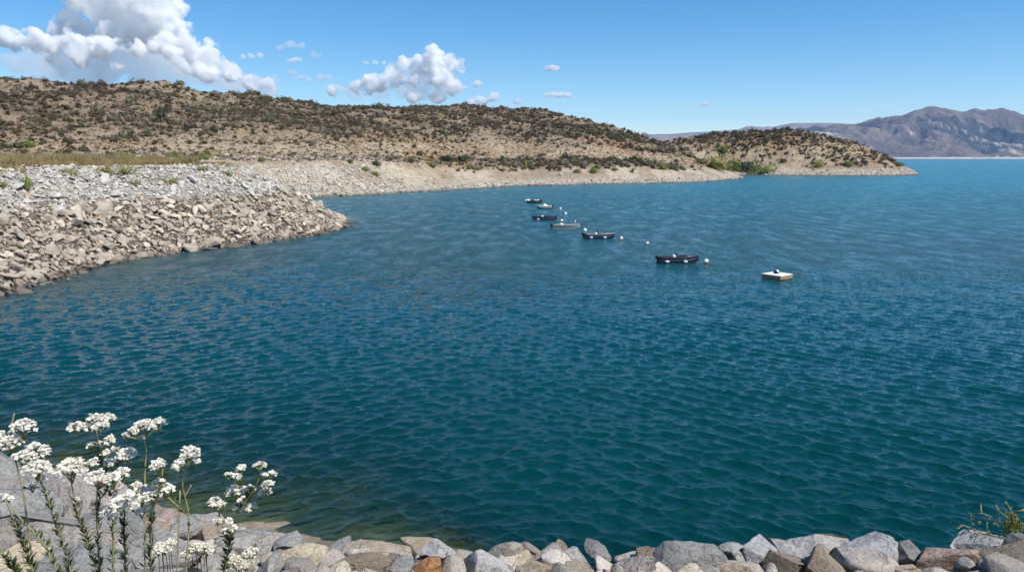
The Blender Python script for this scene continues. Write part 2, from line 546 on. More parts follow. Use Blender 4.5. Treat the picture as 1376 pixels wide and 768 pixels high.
# ------------------------------------------------------------------ far mountains
def ridge_sheet(name, pts, y_foot, y_ridge, y_back, a0, a1, na, nr, amp, freq, cols, mat, seed, foot_z=-2.0):
    P = np.array(pts, float)
    ra = np.array([azim(u) for u in P[:, 0]])
    rz = np.array([at_y(u, v, y_ridge)[2] for u, v in P])
    ys = np.concatenate([np.linspace(y_foot, y_ridge, int(nr * .75)), np.linspace(y_ridge, y_back, nr - int(nr * .75) + 1)[1:]])
    X, Y, F = polar_grid(a0, a1, na, ys)
    a = X / Y
    h = np.interp(a, ra, rz)
    s = np.clip((Y - y_foot) / (y_ridge - y_foot), 0, 1); b = np.clip((Y - y_ridge) / (y_back - y_ridge), 0, 1)
    w1 = fbm(X * freq * .6, Y * freq * .6, octaves=3, seed=seed + 3)
    sp = np.clip(s + .12 * w1 * np.sin(math.pi * s), 0, 1)
    prof = .55 * sp ** 1.5 + .45 * sstep(.25, .95, sp)
    n = 1 - 2 * np.abs(fbm(X * freq, Y * freq * .8, octaves=6, seed=seed))
    n2 = fbm(X * freq * 3, Y * freq * 3, octaves=5, seed=seed + 8)
    Z = h * prof * (1 - b * .8) + amp * (n - .5) * (np.sin(math.pi * np.clip(s, 0, 1)) ** .8) * sstep(.03, .3, s) + amp * .25 * n2 * sstep(.05, .2, s)
    Z = np.where(s < .03, foot_z + s / .03 * 14, np.maximum(Z, foot_z + 12))
    col = cols(X, Y, Z, s, n, n2)
    me = mesh_np(name, np.stack([X, Y, Z], 1), F, mat, col)
    return tag(obj(name, me), kind='structure')


def col_main(X, Y, Z, s, n, n2):
    c = lerp(np.tile(np.array((.098, .078, .066)), (len(X), 1)), np.array((.160, .126, .100)), sstep(-.3, .4, n2))
    patch = fbm(X * .0022, Y * .0016, octaves=5, seed=410)
    c = lerp(c, np.array((.045, .045, .042)), sstep(.05, .22, patch) * .9)
    rock = sstep(.14, .34, fbm(X * .0055 + 50, Y * .003, octaves=7, seed=420, gain=.72)) * sstep(.85, .45, s) * .8
    c = lerp(c, np.array((.42, .36, .30)), rock)
    c = lerp(c, np.array((.48, .41, .33)), sstep(.034, .022, s))
    return c


def col_far(X, Y, Z, s, n, n2):
    return lerp(np.tile(np.array((.17, .13, .12)), (len(X), 1)), np.array((.24, .19, .16)), sstep(-.3, .4, n2))


M_mount = attr_mat('mountain_ground', nscale=0.012, bumpd=18.0, fine=0.05)
ridge_sheet('far_mountains', [(700, 200), (1000, 188), (1040, 180), (1078, 174), (1110, 169.5), (1143, 167), (1175, 161), (1190, 160), (1204, 156.5), (1222, 149.5), (1244, 144), (1262, 146.5), (1285, 152), (1305, 146.5), (1325, 147), (1341, 147), (1360, 151), (1376, 156), (1420, 164), (1480, 158), (1560, 166), (1700, 180)],
            5200, 7000, 7900, .05, 1.0, 900, 260, 150, .0019, col_main, M_mount, 200)
ridge_sheet('distant_ridge', [(600, 182), (836, 180.5), (901, 180), (941, 177), (990, 174.5), (1002, 169.5), (1016, 170.5), (1026, 171), (1030, 169.5), (1034, 171), (1062, 165.5), (1103, 165), (1143, 166.5), (1200, 172), (1400, 180)],
            8200, 9800, 10400, -.12, .75, 500, 90, 30, .0012, col_far, M_mount, 260, foot_z=0)

# ------------------------------------------------------------------ water
def build_water():
    vs = np.concatenate([np.linspace(211.3 + 1.88, 214, 6)[:-1], np.linspace(214, 300, 190)[:-1], np.linspace(300, 840, 560)])
    slope = np.array([ray(688, v)[2] / ray(688, v)[1] for v in vs])
    ys = (-CAMZ / slope)[::-1]
    X, Y, F = polar_grid(-.98, .98, 1500, ys)
    dist = np.hypot(X, Y)
    row = np.gradient(ys); rowsp = np.repeat(row, 1500); colsp = 1.96 / 1500 * Y
    Z = np.zeros_like(X); DX = np.zeros_like(X); DY = np.zeros_like(X)
    r2 = np.random.default_rng(3)
    gust = 1 + .5 * fbm(X * .035, Y * .02, octaves=3, seed=55)
    nW = 64
    lam = np.exp(np.linspace(math.log(.18), math.log(1.25), nW))
    for k in range(nW):
        md_ = (k % 3) - 1
        th_ = R(-90) + r2.normal(0.0, R(12)) + R(44) * md_
        wt = np.ones_like(X) if md_ == 0 else .4 + 1.0 * sstep(-.35, .45, -md_ * X / Y)
        kx, ky = math.cos(th_), math.sin(th_)
        K = 2 * math.pi / lam[k]
        st = 0.060 * (1.25 if .35 < lam[k] < .95 else .85)
        A = st / K * r2.uniform(.6, 1.3)
        eff = rowsp * abs(ky) + colsp * abs(kx)
        fade = sstep(.55, .25, eff / lam[k])
        m = fade > 0
        ph = K * (kx * X[m] + ky * Y[m]) + r2.uniform(0, 6.28)
        ph = ph + 1.3 * vnoise(X[m] / (lam[k] * 13), Y[m] / (lam[k] * 13), seed=700 + k)
        a = A * fade[m] * gust[m] * wt[m]
        Z[m] += a * np.sin(ph)
        c = np.cos(ph) * a * .68
        DX[m] += c * kx; DY[m] += c * ky
    bed = np.maximum(terrain(X, Y)[0], np.where((Y < 33) & (X < 18) & (X > -26), near_h(X, Y), -5))
    dep = np.maximum(-bed, 0) + .25 * np.maximum(fbm(X * .6, Y * .6, octaves=3, seed=77), -.6)
    dep = np.where(bed <= -3.9, 50, np.maximum(dep, 0))
    opac = 1 - np.exp(-dep * 2.0)
    far = sstep(.05, .62, rowsp)
    V = np.stack([X + DX, Y + DY, Z], 1)
    keep = ~((bed[F] > .6).all(1))
    V, F, opac, far = compact(V, F[keep], opac, far)
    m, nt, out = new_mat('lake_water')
    pos = position(nt)
    mp = nt.nodes.new('ShaderNodeMapping'); nt.links.new(pos, mp.inputs['Vector']); mp.inputs['Rotation'].default_value = (0, 0, .35); mp.inputs['Scale'].default_value = (.75, 1.2, 1)
    b1 = noise_node(nt, mp.outputs[0], 5.5, 5, .6)
    b2 = noise_node(nt, mp.outputs[0], 1.2, 4, .55)
    b3 = noise_node(nt, mp.outputs[0], .012, 4, .55)
    n2_ = bump(nt, b2, 1.0, .05)
    nrm00 = bump(nt, b1, 1.0, .036, n2_)
    nrm0 = bump(nt, noise_node(nt, mp.outputs[0], 15.0, 3, .5), 1.0, .010, nrm00)
    fa = nt.nodes.new('ShaderNodeAttribute'); fa.attribute_name = 'open_water'
    b4 = noise_node(nt, mp.outputs[0], .42, 5, .62)
    bb = nt.nodes.new('ShaderNodeBump'); bb.inputs['Strength'].default_value = 1.0
    md = nt.nodes.new('ShaderNodeMath'); md.operation = 'MULTIPLY'; md.inputs[1].default_value = .85
    mp2 = nt.nodes.new('ShaderNodeMapping'); nt.links.new(pos, mp2.inputs['Vector']); mp2.inputs['Rotation'].default_value = (0, 0, .12); mp2.inputs['Scale'].default_value = (.45, .17, 1)
    gu = noise_node(nt, mp2.outputs[0], 1.0, 4, .75)
    gr = nt.nodes.new('ShaderNodeMapRange'); gr.inputs['From Min'].default_value = .36; gr.inputs['From Max'].default_value = .62; gr.inputs['To Min'].default_value = .1; gr.inputs['To Max'].default_value = 2.4; nt.links.new(gu, gr.inputs['Value'])
    mg = nt.nodes.new('ShaderNodeMath'); mg.operation = 'MULTIPLY'
    nt.links.new(fa.outputs['Fac'], mg.inputs[0]); nt.links.new(gr.outputs[0], mg.inputs[1])
    nt.links.new(mg.outputs[0], md.inputs[0]); nt.links.new(md.outputs[0], bb.inputs['Distance'])
    nt.links.new(b4, bb.inputs['Height']); nt.links.new(nrm0, bb.inputs['Normal'])
    nrm = bb.outputs['Normal']
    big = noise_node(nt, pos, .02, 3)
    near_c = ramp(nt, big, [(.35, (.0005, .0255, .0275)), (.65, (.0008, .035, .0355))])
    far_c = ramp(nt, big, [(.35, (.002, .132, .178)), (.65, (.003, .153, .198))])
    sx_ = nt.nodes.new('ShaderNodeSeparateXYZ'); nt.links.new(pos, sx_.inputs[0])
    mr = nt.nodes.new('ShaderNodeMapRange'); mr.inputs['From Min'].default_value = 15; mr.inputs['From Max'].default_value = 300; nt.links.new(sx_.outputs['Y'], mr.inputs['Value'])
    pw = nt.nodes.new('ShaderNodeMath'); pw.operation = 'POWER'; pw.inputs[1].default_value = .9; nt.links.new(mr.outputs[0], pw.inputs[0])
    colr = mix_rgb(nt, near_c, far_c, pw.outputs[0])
    df = nt.nodes.new('ShaderNodeBsdfDiffuse'); nt.links.new(colr, df.inputs['Color']); nt.links.new(nrm, df.inputs['Normal'])
    tr = nt.nodes.new('ShaderNodeBsdfTransparent'); tr.inputs['Color'].default_value = (.60, .74, .60, 1)
    at = nt.nodes.new('ShaderNodeAttribute'); at.attribute_name = 'murk'
    mx = nt.nodes.new('ShaderNodeMixShader'); nt.links.new(at.outputs['Fac'], mx.inputs[0]); nt.links.new(tr.outputs[0], mx.inputs[1]); nt.links.new(df.outputs[0], mx.inputs[2])
    fr = nt.nodes.new('ShaderNodeFresnel'); fr.inputs['IOR'].default_value = 1.333; nt.links.new(nrm, fr.inputs['Normal'])
    gl = nt.nodes.new('ShaderNodeBsdfGlossy'); mr2 = nt.nodes.new('ShaderNodeMapRange'); mr2.inputs['To Min'].default_value = .05; mr2.inputs['To Max'].default_value = .22; nt.links.new(fa.outputs['Fac'], mr2.inputs['Value']); nt.links.new(mr2.outputs[0], gl.inputs['Roughness']); nt.links.new(nrm, gl.inputs['Normal'])
    gl.inputs['Color'].default_value = (1, 1, 1, 1)
    m2 = nt.nodes.new('ShaderNodeMixShader'); nt.links.new(fr.outputs[0], m2.inputs[0]); nt.links.new(mx.outputs[0], m2.inputs[1]); nt.links.new(gl.outputs[0], m2.inputs[2])
    nt.links.new(m2.outputs[0], out.inputs['Surface'])
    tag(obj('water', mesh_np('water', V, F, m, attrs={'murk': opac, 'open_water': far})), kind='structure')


build_water()

# ------------------------------------------------------------------ rocks
def rock_shape(sub, seed, cuts=14, flat=(1, 1, 1), rough=.05, cutmin=.55, cutmax=.86):
    r = np.random.default_rng(seed)
    V, F = ico(sub)
    V *= np.array(flat) ** .25
    for _ in range(cuts):
        n = r.normal(size=3); n /= np.linalg.norm(n)
        d = r.uniform(cutmin, cutmax)
        s = V @ n - d
        V = np.where((s > 0)[:, None], V - np.outer(np.maximum(s, 0) * .96, n), V)
    V = V * np.array(flat)
    if rough:
        o = r.uniform(0, 50, 3)
        P = V * 1.6 + o
        V = V * (1 + rough * fbm(P[:, 0], P[:, 1], P[:, 2], octaves=4, seed=seed)[:, None])
        P = V * 6 + o
        V = V * (1 + rough * .35 * (fbm(P[:, 0], P[:, 1], P[:, 2], octaves=3, seed=seed + 1))[:, None])
    e = (V.max(0) - V.min(0)) / 2
    V = (V - (V.max(0) + V.min(0)) / 2) / e.max()
    return V, F


def merge(protos, idx, mats3, locs, cols):
    Vs, Fs, Cs, off = [], [], [], 0
    for p in range(len(protos)):
        sel = np.where(idx == p)[0]
        if not len(sel): continue
        V, F = protos[p][0], protos[p][1]
        vv = np.einsum('nij,vj->nvi', mats3[sel], V) + locs[sel][:, None, :]
        Vs.append(vv.reshape(-1, 3))
        ff = F[None] + (np.arange(len(sel)) * len(V))[:, None, None] + off
        Fs.append(ff.reshape(-1, F.shape[1])); off += len(sel) * len(V)
        pc = protos[p][2] if len(protos[p]) > 2 else np.ones((len(V), 1))
        Cs.append((cols[sel][:, None, :] * pc[None]).reshape(-1, 3))
    return np.concatenate(Vs), Fs, np.concatenate(Cs)


def rot_mats(n, r, tilt=.35, zspin=True):
    out = np.zeros((n, 3, 3))
    for k in range(n):
        out[k] = np.array(Euler((r.normal(0, tilt), r.normal(0, tilt), r.uniform(0, 6.28))).to_matrix())
    return out


M_riprap = rock_mat('riprap_rock', None, None, None, .6, use_attr=True, bumpd=.06)
# individual-stone materials
RM = {
    'grey': rock_mat('grey_rock', (0.273, 0.265, 0.250), (0.204, 0.201, 0.193), (0.333, 0.318, 0.295), lichen=(0.132, 0.128, 0.119)),
    'pale': rock_mat('pale_grey_rock', (0.363, 0.356, 0.341), (0.288, 0.280, 0.268), (0.424, 0.416, 0.393), lichen=(0.132, 0.128, 0.119)),
    'speckled': rock_mat('speckled_rock', (0.341, 0.341, 0.337), (0.273, 0.273, 0.273), (0.416, 0.416, 0.408), lichen=(0.128, 0.128, 0.128)),
    'tan': rock_mat('tan_rock', (0.318, 0.257, 0.189), (0.250, 0.201, 0.151), (0.393, 0.341, 0.265)),
    'brown': rock_mat('brown_rock', (0.261, 0.209, 0.151), (0.201, 0.163, 0.121), (0.326, 0.273, 0.204)),
    'orange': rock_mat('orange_rock', (0.318, 0.159, 0.072), (0.265, 0.136, 0.072), (0.378, 0.227, 0.121)),
    'maroon': rock_mat('reddish_rock', (0.273, 0.201, 0.171), (0.318, 0.261, 0.219), (0.219, 0.148, 0.125)),
    'cream': rock_mat('cream_rock', (0.454, 0.401, 0.295), (0.348, 0.288, 0.204), (0.500, 0.454, 0.363)),
    'slab': rock_mat('slab_rock', (0.318, 0.284, 0.253), (0.257, 0.238, 0.224), (0.378, 0.333, 0.288), .8, lichen=(0.132, 0.128, 0.119)),
    'dark': rock_mat('dark_grey_rock', (0.151, 0.148, 0.143), (0.204, 0.197, 0.189), (0.250, 0.242, 0.227), lichen=(0.076, 0.076, 0.076)),
    'striped': rock_mat('striped_beige_rock', (0.333, 0.280, 0.219), (0.273, 0.227, 0.178), (0.439, 0.408, 0.356)),
}
SP_PALE = rock_mat('bleached_stone', (.50, .475, .435), (.40, .38, .35), (.56, .53, .48), .5, bumpd=.05)
SP_TAN = rock_mat('tan_stone', (.385, .33, .265), (.30, .255, .205), (.44, .38, .31), .5, bumpd=.05)
SP_CREAM = rock_mat('cream_stone', (.56, .48, .39), (.48, .40, .32), (.60, .53, .44), .5, bumpd=.05)

# spur riprap -------------------------------------------------------
rr = np.random.default_rng(21)
protos = [rock_shape(2, 300 + k, 12, f, .10, .36, .74) for k, f in enumerate([(1, .75, .4), (1, .85, .32), (1, .6, .42), (1, .9, .5), (1, .7, .3), (.95, .8, .55), (1, .55, .35), (1, .8, .38)])]
PX = [at_z(u, v)[:2] for u, v in ((0, 395), (230, 341), (468, 301))]


def sample_spur(n, pred_dens):
    X = rr.uniform(-85, -20, n); Y = rr.uniform(42, 170, n)
    zA, d = height_A(X, Y)
    k = (d > -1.5) & (d < 16.6) & (X / Y > -.80) & (rr.uniform(size=n) < pred_dens(d, X, Y))
    return X[k], Y[k], zA[k], d[k]


def grad_normal(fn, X, Y, e=.8):
    gx = (fn(X + e, Y) - fn(X - e, Y)) / (2 * e); gy = (fn(X, Y + e) - fn(X, Y - e)) / (2 * e)
    n = np.stack([-gx, -gy, np.ones_like(gx)], 1)
    return n / np.linalg.norm(n, axis=1)[:, None]


def align(nrm, r, tilt):
    """rotation matrices whose z axis is close to nrm"""
    n = nrm + r.normal(0, tilt, nrm.shape); n /= np.linalg.norm(n, axis=1)[:, None]
    a = r.uniform(0, 6.28, len(n))
    t = np.stack([np.cos(a), np.sin(a), np.zeros_like(a)], 1)
    x = t - n * (t * n).sum(1)[:, None]; x /= np.linalg.norm(x, axis=1)[:, None]
    y = np.cross(n, x)
    return np.stack([x, y, n], 2)


hA = lambda a, b: height_A(a, b)[0]
# big stones: dense cover; small stones fill
X1, Y1, Z1, D1 = sample_spur(120000, lambda d, x, y: np.full(d.shape, .8))
siz1 = np.where(D1 < 8.5, rr.lognormal(math.log(.205), .48, len(X1)), rr.lognormal(math.log(.172), .42, len(X1)))
siz1 = np.clip(siz1, .12, np.where(D1 > 12.5, .42, 1.0))
# thin out overlap between big ones
order = np.argsort(-siz1); grid = {}; keep = np.zeros(len(X1), bool)
for i_ in order:
    s = siz1[i_]; cx, cy = int(X1[i_] // 1.3), int(Y1[i_] // 1.3); ok = True
    for gx in (cx - 1, cx, cx + 1):
        for gy in (cy - 1, cy, cy + 1):
            for (px, py, ps) in grid.get((gx, gy), ()):
                if (X1[i_] - px) ** 2 + (Y1[i_] - py) ** 2 < (.50 * (s + ps)) ** 2: ok = False; break
            if not ok: break
        if not ok: break
    if ok:
        keep[i_] = True; grid.setdefault((cx, cy), []).append((X1[i_], Y1[i_], s))
X1, Y1, Z1, D1, siz1 = X1[keep], Y1[keep], Z1[keep], D1[keep], siz1[keep]
nr1 = grad_normal(hA, X1, Y1)
R1 = align(nr1, rr, .36)
idx1 = rr.integers(0, len(protos), len(X1))
L1 = np.stack([X1, Y1, Z1], 1) + nr1 * (siz1 * rr.uniform(.10, .62, len(siz1)))[:, None]
upper = (Z1 + .9 * fbm(X1 * .15, Y1 * .15, octaves=3, seed=31) + rr.normal(0, .28, len(X1)) > 5.1)
tone = rr.uniform(size=len(X1))


def stone_col(up, tone, r):
    n = len(tone)
    c = np.where(up[:, None], np.array((.50, .475, .435)) * (.60 + .55 * tone)[:, None], np.array((.40, .345, .28)) * (.62 + .66 * tone)[:, None])
    c = c * (1 + r.normal(0, .012, (n, 3))) * np.array((1.02, 1.0, .965))
    odd = r.uniform(size=n) < .03
    c[odd] = np.array((.40, .27, .18))
    return c


C1 = stone_col(upper, tone, rr)
C1 = lerp(C1, WET * 1.2, sstep(.45, .05, L1[:, 2]) * .75)
appar = siz1 / np.hypot(X1, Y1)
inframe = (X1 / Y1 > -.69) & (L1[:, 2] > .3)
big_i = np.argsort(-np.where(inframe, appar, 0))[:230]
isbig = np.zeros(len(X1), bool); isbig[big_i] = True
Vm, Fm, Cm = merge(protos, idx1[~isbig], R1[~isbig] * siz1[~isbig][:, None, None], L1[~isbig], C1[~isbig])
# small fill
X2, Y2, Z2, D2 = sample_spur(52000, lambda d, x, y: np.where(y < 120, .5, .3))
s2 = np.clip(rr.lognormal(math.log(.15), .35, len(X2)), .08, .32)
nr2 = grad_normal(hA, X2, Y2); R2 = align(nr2, rr, .45)
small_protos = [rock_shape(1, 350 + k, 8, f, .08, .5) for k, f in enumerate([(1, .75, .6), (1, .85, .5), (1, .65, .65)])]
up2 = (Z2 + .9 * fbm(X2 * .15, Y2 * .15, octaves=3, seed=31) + rr.normal(0, .28, len(X2)) > 5.1)
C2 = stone_col(up2, rr.uniform(size=len(X2)) * .7, rr) * np.where(up2, .82, .64)[:, None]  # fill stones toned down, gap shade put into their colour
C2 = lerp(C2, WET * 1.2, sstep(.4, .05, Z2) * .75)
Vs, Fs, Cs = merge(small_protos, rr.integers(0, 3, len(X2)), R2 * s2[:, None, None], np.stack([X2, Y2, Z2], 1) + nr2 * (s2 * .2)[:, None], C2)
Fall = Fm + [f + len(Vm) for f in Fs]
# riprap of the far shores
def far_rocks(n, a0, a1, y0, y1, smed, zmax):
    a = rr.uniform(a0, a1, n); y = rr.uniform(y0, y1, n); x = a * y
    z = terrain(x, y)
    rel = np.where(z[6] > z[3], z[8], z[5]); zz = z[0]
    lim = zmax(x / y) if callable(zmax) else zmax
    k = (zz > -.3) & (zz < lim + 2.2) & (z[1] < np.maximum(z[3], z[6])) & (rel < 45) & (rr.uniform(size=n) < np.where(zz < lim, 1.05 - .75 * zz / lim, .045))
    return x[k], y[k], zz[k]
xf, yf, zf = far_rocks(150000, -.50, .34, 175, 372, .3, lambda a: 1.2 + .5 * sstep(.03, .1, a) + 7.0 * sstep(-.12, -.19, a))
xg, yg, zg = far_rocks(60000, .26, .56, 404, 446, .3, lambda a: 1.6 + 1.8 * sstep(.40, .48, a))
xf, yf, zf = np.concatenate([xf, xg]), np.concatenate([yf, yg]), np.concatenate([zf, zg])
sf = np.clip(rr.lognormal(math.log(.30), .45, len(xf)), .14, 1.0)
cf = np.array((.44, .395, .33)) * (.62 + .6 * rr.uniform(size=len(xf)))[:, None]
white = sstep(-.17, -.24, xf / yf) * sstep(3, 5, zf)
cf = lerp(cf, np.array((.52, .50, .465)), white * .7)
cf = lerp(cf, WET, sstep(.4, .1, zf) * .7)
tiny = [rock_shape(1, 380 + k, 7, f, .05, .5) for k, f in enumerate([(1, .75, .55), (1, .85, .5), (1, .65, .65)])]
Vf, Ff, Cf = merge(tiny, rr.integers(0, 3, len(xf)), rot_mats(len(xf), rr) * sf[:, None, None], np.stack([xf, yf, zf + sf * .1], 1), cf)
tag(obj('riprap', mesh_np('riprap', np.concatenate([Vm, Vs]), Fall, M_riprap, np.concatenate([Cm, Cs]), smooth=False)), 'broken grey and tan stones covering the left embankment slope', 'riprap', kind='stuff')
tag(obj('shore_stones', mesh_np('shore_stones', Vf, Ff, M_riprap, Cf, smooth=False)), 'small pale stones strewn along the far shorelines', 'stones', kind='stuff')

stone_me = {}
for key, mt in (('pale', SP_PALE), ('tan', SP_TAN), ('cream', SP_CREAM)):
    for p in range(len(protos)):
        stone_me[key, p] = mesh_np('riprap_stone', protos[p][0], protos[p][1], mt, smooth=False)
SL = {'pale': ('bleached pale grey stone among the riprap on the upper left embankment', 'pale grey stones of the upper embankment'),
      'tan': ('tan brown angular stone among the riprap on the lower left embankment', 'tan stones of the lower embankment'),
      'cream': ('bright cream stone standing out from the tan riprap of the lower embankment', 'bright cream stones of the lower embankment')}
for i_ in big_i:
    key = 'pale' if upper[i_] else ('cream' if tone[i_] > .78 else 'tan')
    o = obj('riprap_stone', stone_me[key, int(idx1[i_])])
    o.matrix_world = Matrix.Translation(Vector(L1[i_])) @ Matrix((R1[i_] * siz1[i_]).tolist()).to_4x4()
    tag(o, SL[key][0], 'stone', SL[key][1])

# foreground boulders -----------------------------------------------
# (u0, u1, v_top, v_bot, row depth, material, label)
FG = [
    (372, 402, 718, 742, 5.15, 'grey', 'rounded grey rock at the water edge above the cream topped slab'),
    (380, 444, 731, 790, 4.75, 'cream', 'cream topped tan slab right of the white flowers on the near bank'),
    (436, 468, 725, 757, 5.05, 'grey', 'small upright grey rock between the cream slab and the striped boulder'),
    (465, 546, 727, 775, 4.95, 'striped', 'long beige striped boulder on the crest of the near bank'),
    (442, 522, 744, 800, 4.55, 'brown', 'brown tan boulder in front of the beige striped one'),
    (540, 594, 726, 756, 5.1, 'tan', 'flat greyish tan rock behind the white angular rock'),
    (563, 610, 724, 757, 4.85, 'pale', 'white grey angular rock with a pointed top behind the orange rock'),
    (550, 590, 746, 800, 4.5, 'orange', 'blocky orange rock on the bottom edge of the near bank'),
    (518, 554, 751, 800, 4.6, 'grey', 'grey block pressed against the left side of the orange rock'),
    (586, 630, 745, 795, 4.62, 'tan', 'dull greyish tan rock right of the orange rock'),
    (604, 644, 733, 765, 5.0, 'grey', 'low grey rock behind the big speckled grey boulder'),
    (611, 690, 735, 815, 4.55, 'pale', 'big pale grey pyramid shaped boulder right of the orange rock'),
    (679, 724, 727, 760, 4.95, 'maroon', 'pinkish tan rock on the crest right of the pale pyramid boulder'),
    (686, 716, 741, 775, 4.7, 'cream', 'small whitish wedge leaning on the pinkish tan rock'),
    (690, 757, 744, 815, 4.5, 'tan', 'pointed tan boulder on the bottom edge in front of the whitish wedge'),
    (722, 754, 734, 762, 4.9, 'grey', 'small grey rock peeping out behind the pointed tan boulder'),
    (734, 760, 729, 753, 5.1, 'brown', 'small brown rock on the crest behind the pale grey block'),
    (750, 795, 733, 785, 4.75, 'pale', 'pale grey block between the pointed tan boulder and the wide boulder'),
    (788, 818, 729, 752, 5.05, 'dark', 'small dark grey rock on the crest behind the wide tan grey boulder'),
    (785, 872, 734, 825, 4.5, 'slab', 'wide tan grey boulder with dark flank near the middle of the bank'),
    (858, 898, 736, 775, 4.75, 'brown', 'brownish rock wedged right of the wide tan grey boulder'),
    (878, 968, 730, 815, 4.6, 'grey', 'big smooth mid grey boulder left of the leaning grey wedge'),
    (898, 952, 758, 820, 4.2, 'cream', 'pale yellow rock cut by the bottom edge in front of the smooth grey boulder'),
    (958, 1008, 725, 785, 4.7, 'pale', 'leaning grey wedge with a sharp upper corner on the bank crest'),
    (1002, 1052, 723, 795, 4.65, 'speckled', 'upright cracked grey boulder right of the leaning wedge'),
    (1040, 1075, 726, 760, 5.0, 'pale', 'pale rock tucked between the cracked boulder and the long flat grey rock'),
    (1062, 1144, 720, 752, 5.1, 'pale', 'long flat pale grey rock on the crest behind the brown boulders'),
    (1032, 1098, 737, 810, 4.5, 'brown', 'brown pitted boulder on the bottom edge right of the cracked grey one'),
    (1088, 1164, 737, 815, 4.42, 'brown', 'dark brown ridged boulder beside the brown pitted one'),
    (1134, 1214, 717, 770, 4.9, 'speckled', 'tall grey boulder with black lichen on the bank crest'),
    (1128, 1206, 740, 800, 4.6, 'slab', 'pale pinkish slab in front of the black lichened boulder'),
    (1202, 1238, 728, 770, 4.85, 'dark', 'small dark grey rock between the lichened and the reddish boulder'),
    (1231, 1302, 725, 775, 4.75, 'maroon', 'reddish boulder with a dark maroon left face near the right end of the bank'),
    (1296, 1392, 715, 757, 4.95, 'pale', 'long smooth grey rock under the dry weed'),
    (1262, 1530, 737, 850, 4.25, 'brown', 'largest mottled golden brown boulder in the bottom right corner'),
    (1358, 1410, 718, 760, 4.7, 'dark', 'dark rock at the right picture edge above the golden brown boulder'),
    (1190, 1262, 757, 820, 4.4, 'tan', 'tan rock cut by the bottom edge left of the golden brown boulder'),
    (960, 1040, 757, 820, 4.3, 'tan', 'low tan rock cut by the bottom edge below the leaning wedge'),
    # left side slabs
    (-60, 18, 604, 650, 6.6, 'grey', 'grey rock at the left picture edge touching the water'),
    (-90, 62, 622, 700, 6.1, 'slab', 'broad beige slab behind the left flower stalks'),
    (40, 138, 634, 705, 5.95, 'slab', 'pinkish beige slab reaching towards the water behind the flowers'),
    (-60, 46, 646, 740, 5.5, 'grey', 'smooth grey slab at the left picture edge'),
    (10, 128, 674, 790, 5.1, 'slab', 'wide grey slab under the left flower stalks'),
    (-40, 66, 738, 830, 4.5, 'cream', 'yellowish cream rock in the bottom left corner'),
    (100, 192, 668, 750, 5.45, 'grey', 'flat grey slab behind the middle flower stalks'),
    (150, 222, 684, 748, 5.55, 'tan', 'tan slab left of the small red rock'),
    (210, 240, 689, 716, 5.75, 'maroon', 'small red rock near the water behind the flowers'),
    (228, 268, 694, 730, 5.6, 'grey', 'small grey rock right of the red rock'),
    (180, 262, 714, 800, 4.85, 'grey', 'big grey rock behind the tallest right flower stalks'),
    (66, 150, 738, 830, 4.5, 'grey', 'grey boulder at the bottom below the left flower stalks'),
    (262, 304, 706, 752, 5.4, 'tan', 'tan rock sloping to the water beside the white clustered plant'),
    (284, 318, 712, 748, 5.3, 'grey', 'grey rock behind the white clustered plant'),
    (310, 350, 714, 752, 5.3, 'grey', 'grey rock on the water edge right of the clustered plant'),
    (340, 382, 722, 760, 5.2, 'slab', 'light slab on the water edge right of the flowers'),
    (322, 400, 738, 810, 4.7, 'grey', 'large grey boulder with cream edge right of the flowers'),
    (250, 330, 738, 830, 4.6, 'slab', 'slab in the bottom row below the clustered plant'),
    (150, 255, 752, 850, 4.35, 'slab', 'slab in the bottom row below the tall flower stalks'),
    (226, 296, 695, 726, 5.75, 'slab', 'long low slab along the water edge behind the branched flower plant'),
    (282, 352, 707, 734, 5.45, 'grey', 'flat grey slab along the water edge above the large cream edged boulder'),
    (440, 470, 760, 810, 4.35, 'cream', 'small cream rock cut by the bottom edge left of the brown tan boulder'),
    (760, 800, 762, 815, 4.3, 'tan', 'small tan rock cut by the bottom edge left of the wide boulder'),
]
for k, (u0, u1, vt, vb, yd, mt, lab) in enumerate(FG):
    w = (at_y(u1, vt, yd)[0] - at_y(u0, vt, yd)[0]) / 2
    left = u1 < 240
    dpt = min(max(w * (1.0 if left else .8), .13), .75 if left else .40)
    yd = yd - (.2 if left else 0)
    p0, p1 = at_y(u0, vt, yd + dpt * .5), at_y(u1, vt, yd + dpt * .5)
    w = (p1[0] - p0[0]) / 2 * (1.6 if left else 1.14)
    zt = at_y((u0 + u1) / 2, vt + 1.5, yd + dpt * .62)[2]; zb = at_y((u0 + u1) / 2, vb, yd)[2]
    h = (zt - zb) / 2
    h = min(max(h, w * .4), w * .85 + .06)
    r_ = np.random.default_rng(900 + k)
    V, F = rock_shape(5, 1200 + k, int(r_.integers(11, 17)), (1, r_.uniform(.8, 1.), r_.uniform(.75, .95)), .10, .30, .66)
    Rm = np.array(Euler((r_.normal(0, .25), r_.normal(0, .25), r_.uniform(0, 6.28))).to_matrix())
    V = V @ Rm.T
    if u1 - u0 > 120: V = np.sign(V) * np.abs(V) ** .78 * np.abs(V).max() ** .22
    e = (V.max(0) - V.min(0)) / 2
    V = (V - (V.max(0) + V.min(0)) / 2) / e * np.array([w, dpt, h]) * 1.04
    me = mesh_np('boulder', V, F, RM[mt])
    try: me.set_sharp_from_angle(angle=R(24))
    except Exception: pass
    o = obj('boulder', me); o.location = ((p0[0] + p1[0]) / 2, yd + dpt * .5, zt - h)
    tag(o, lab, 'rock', 'boulders of the near bank')

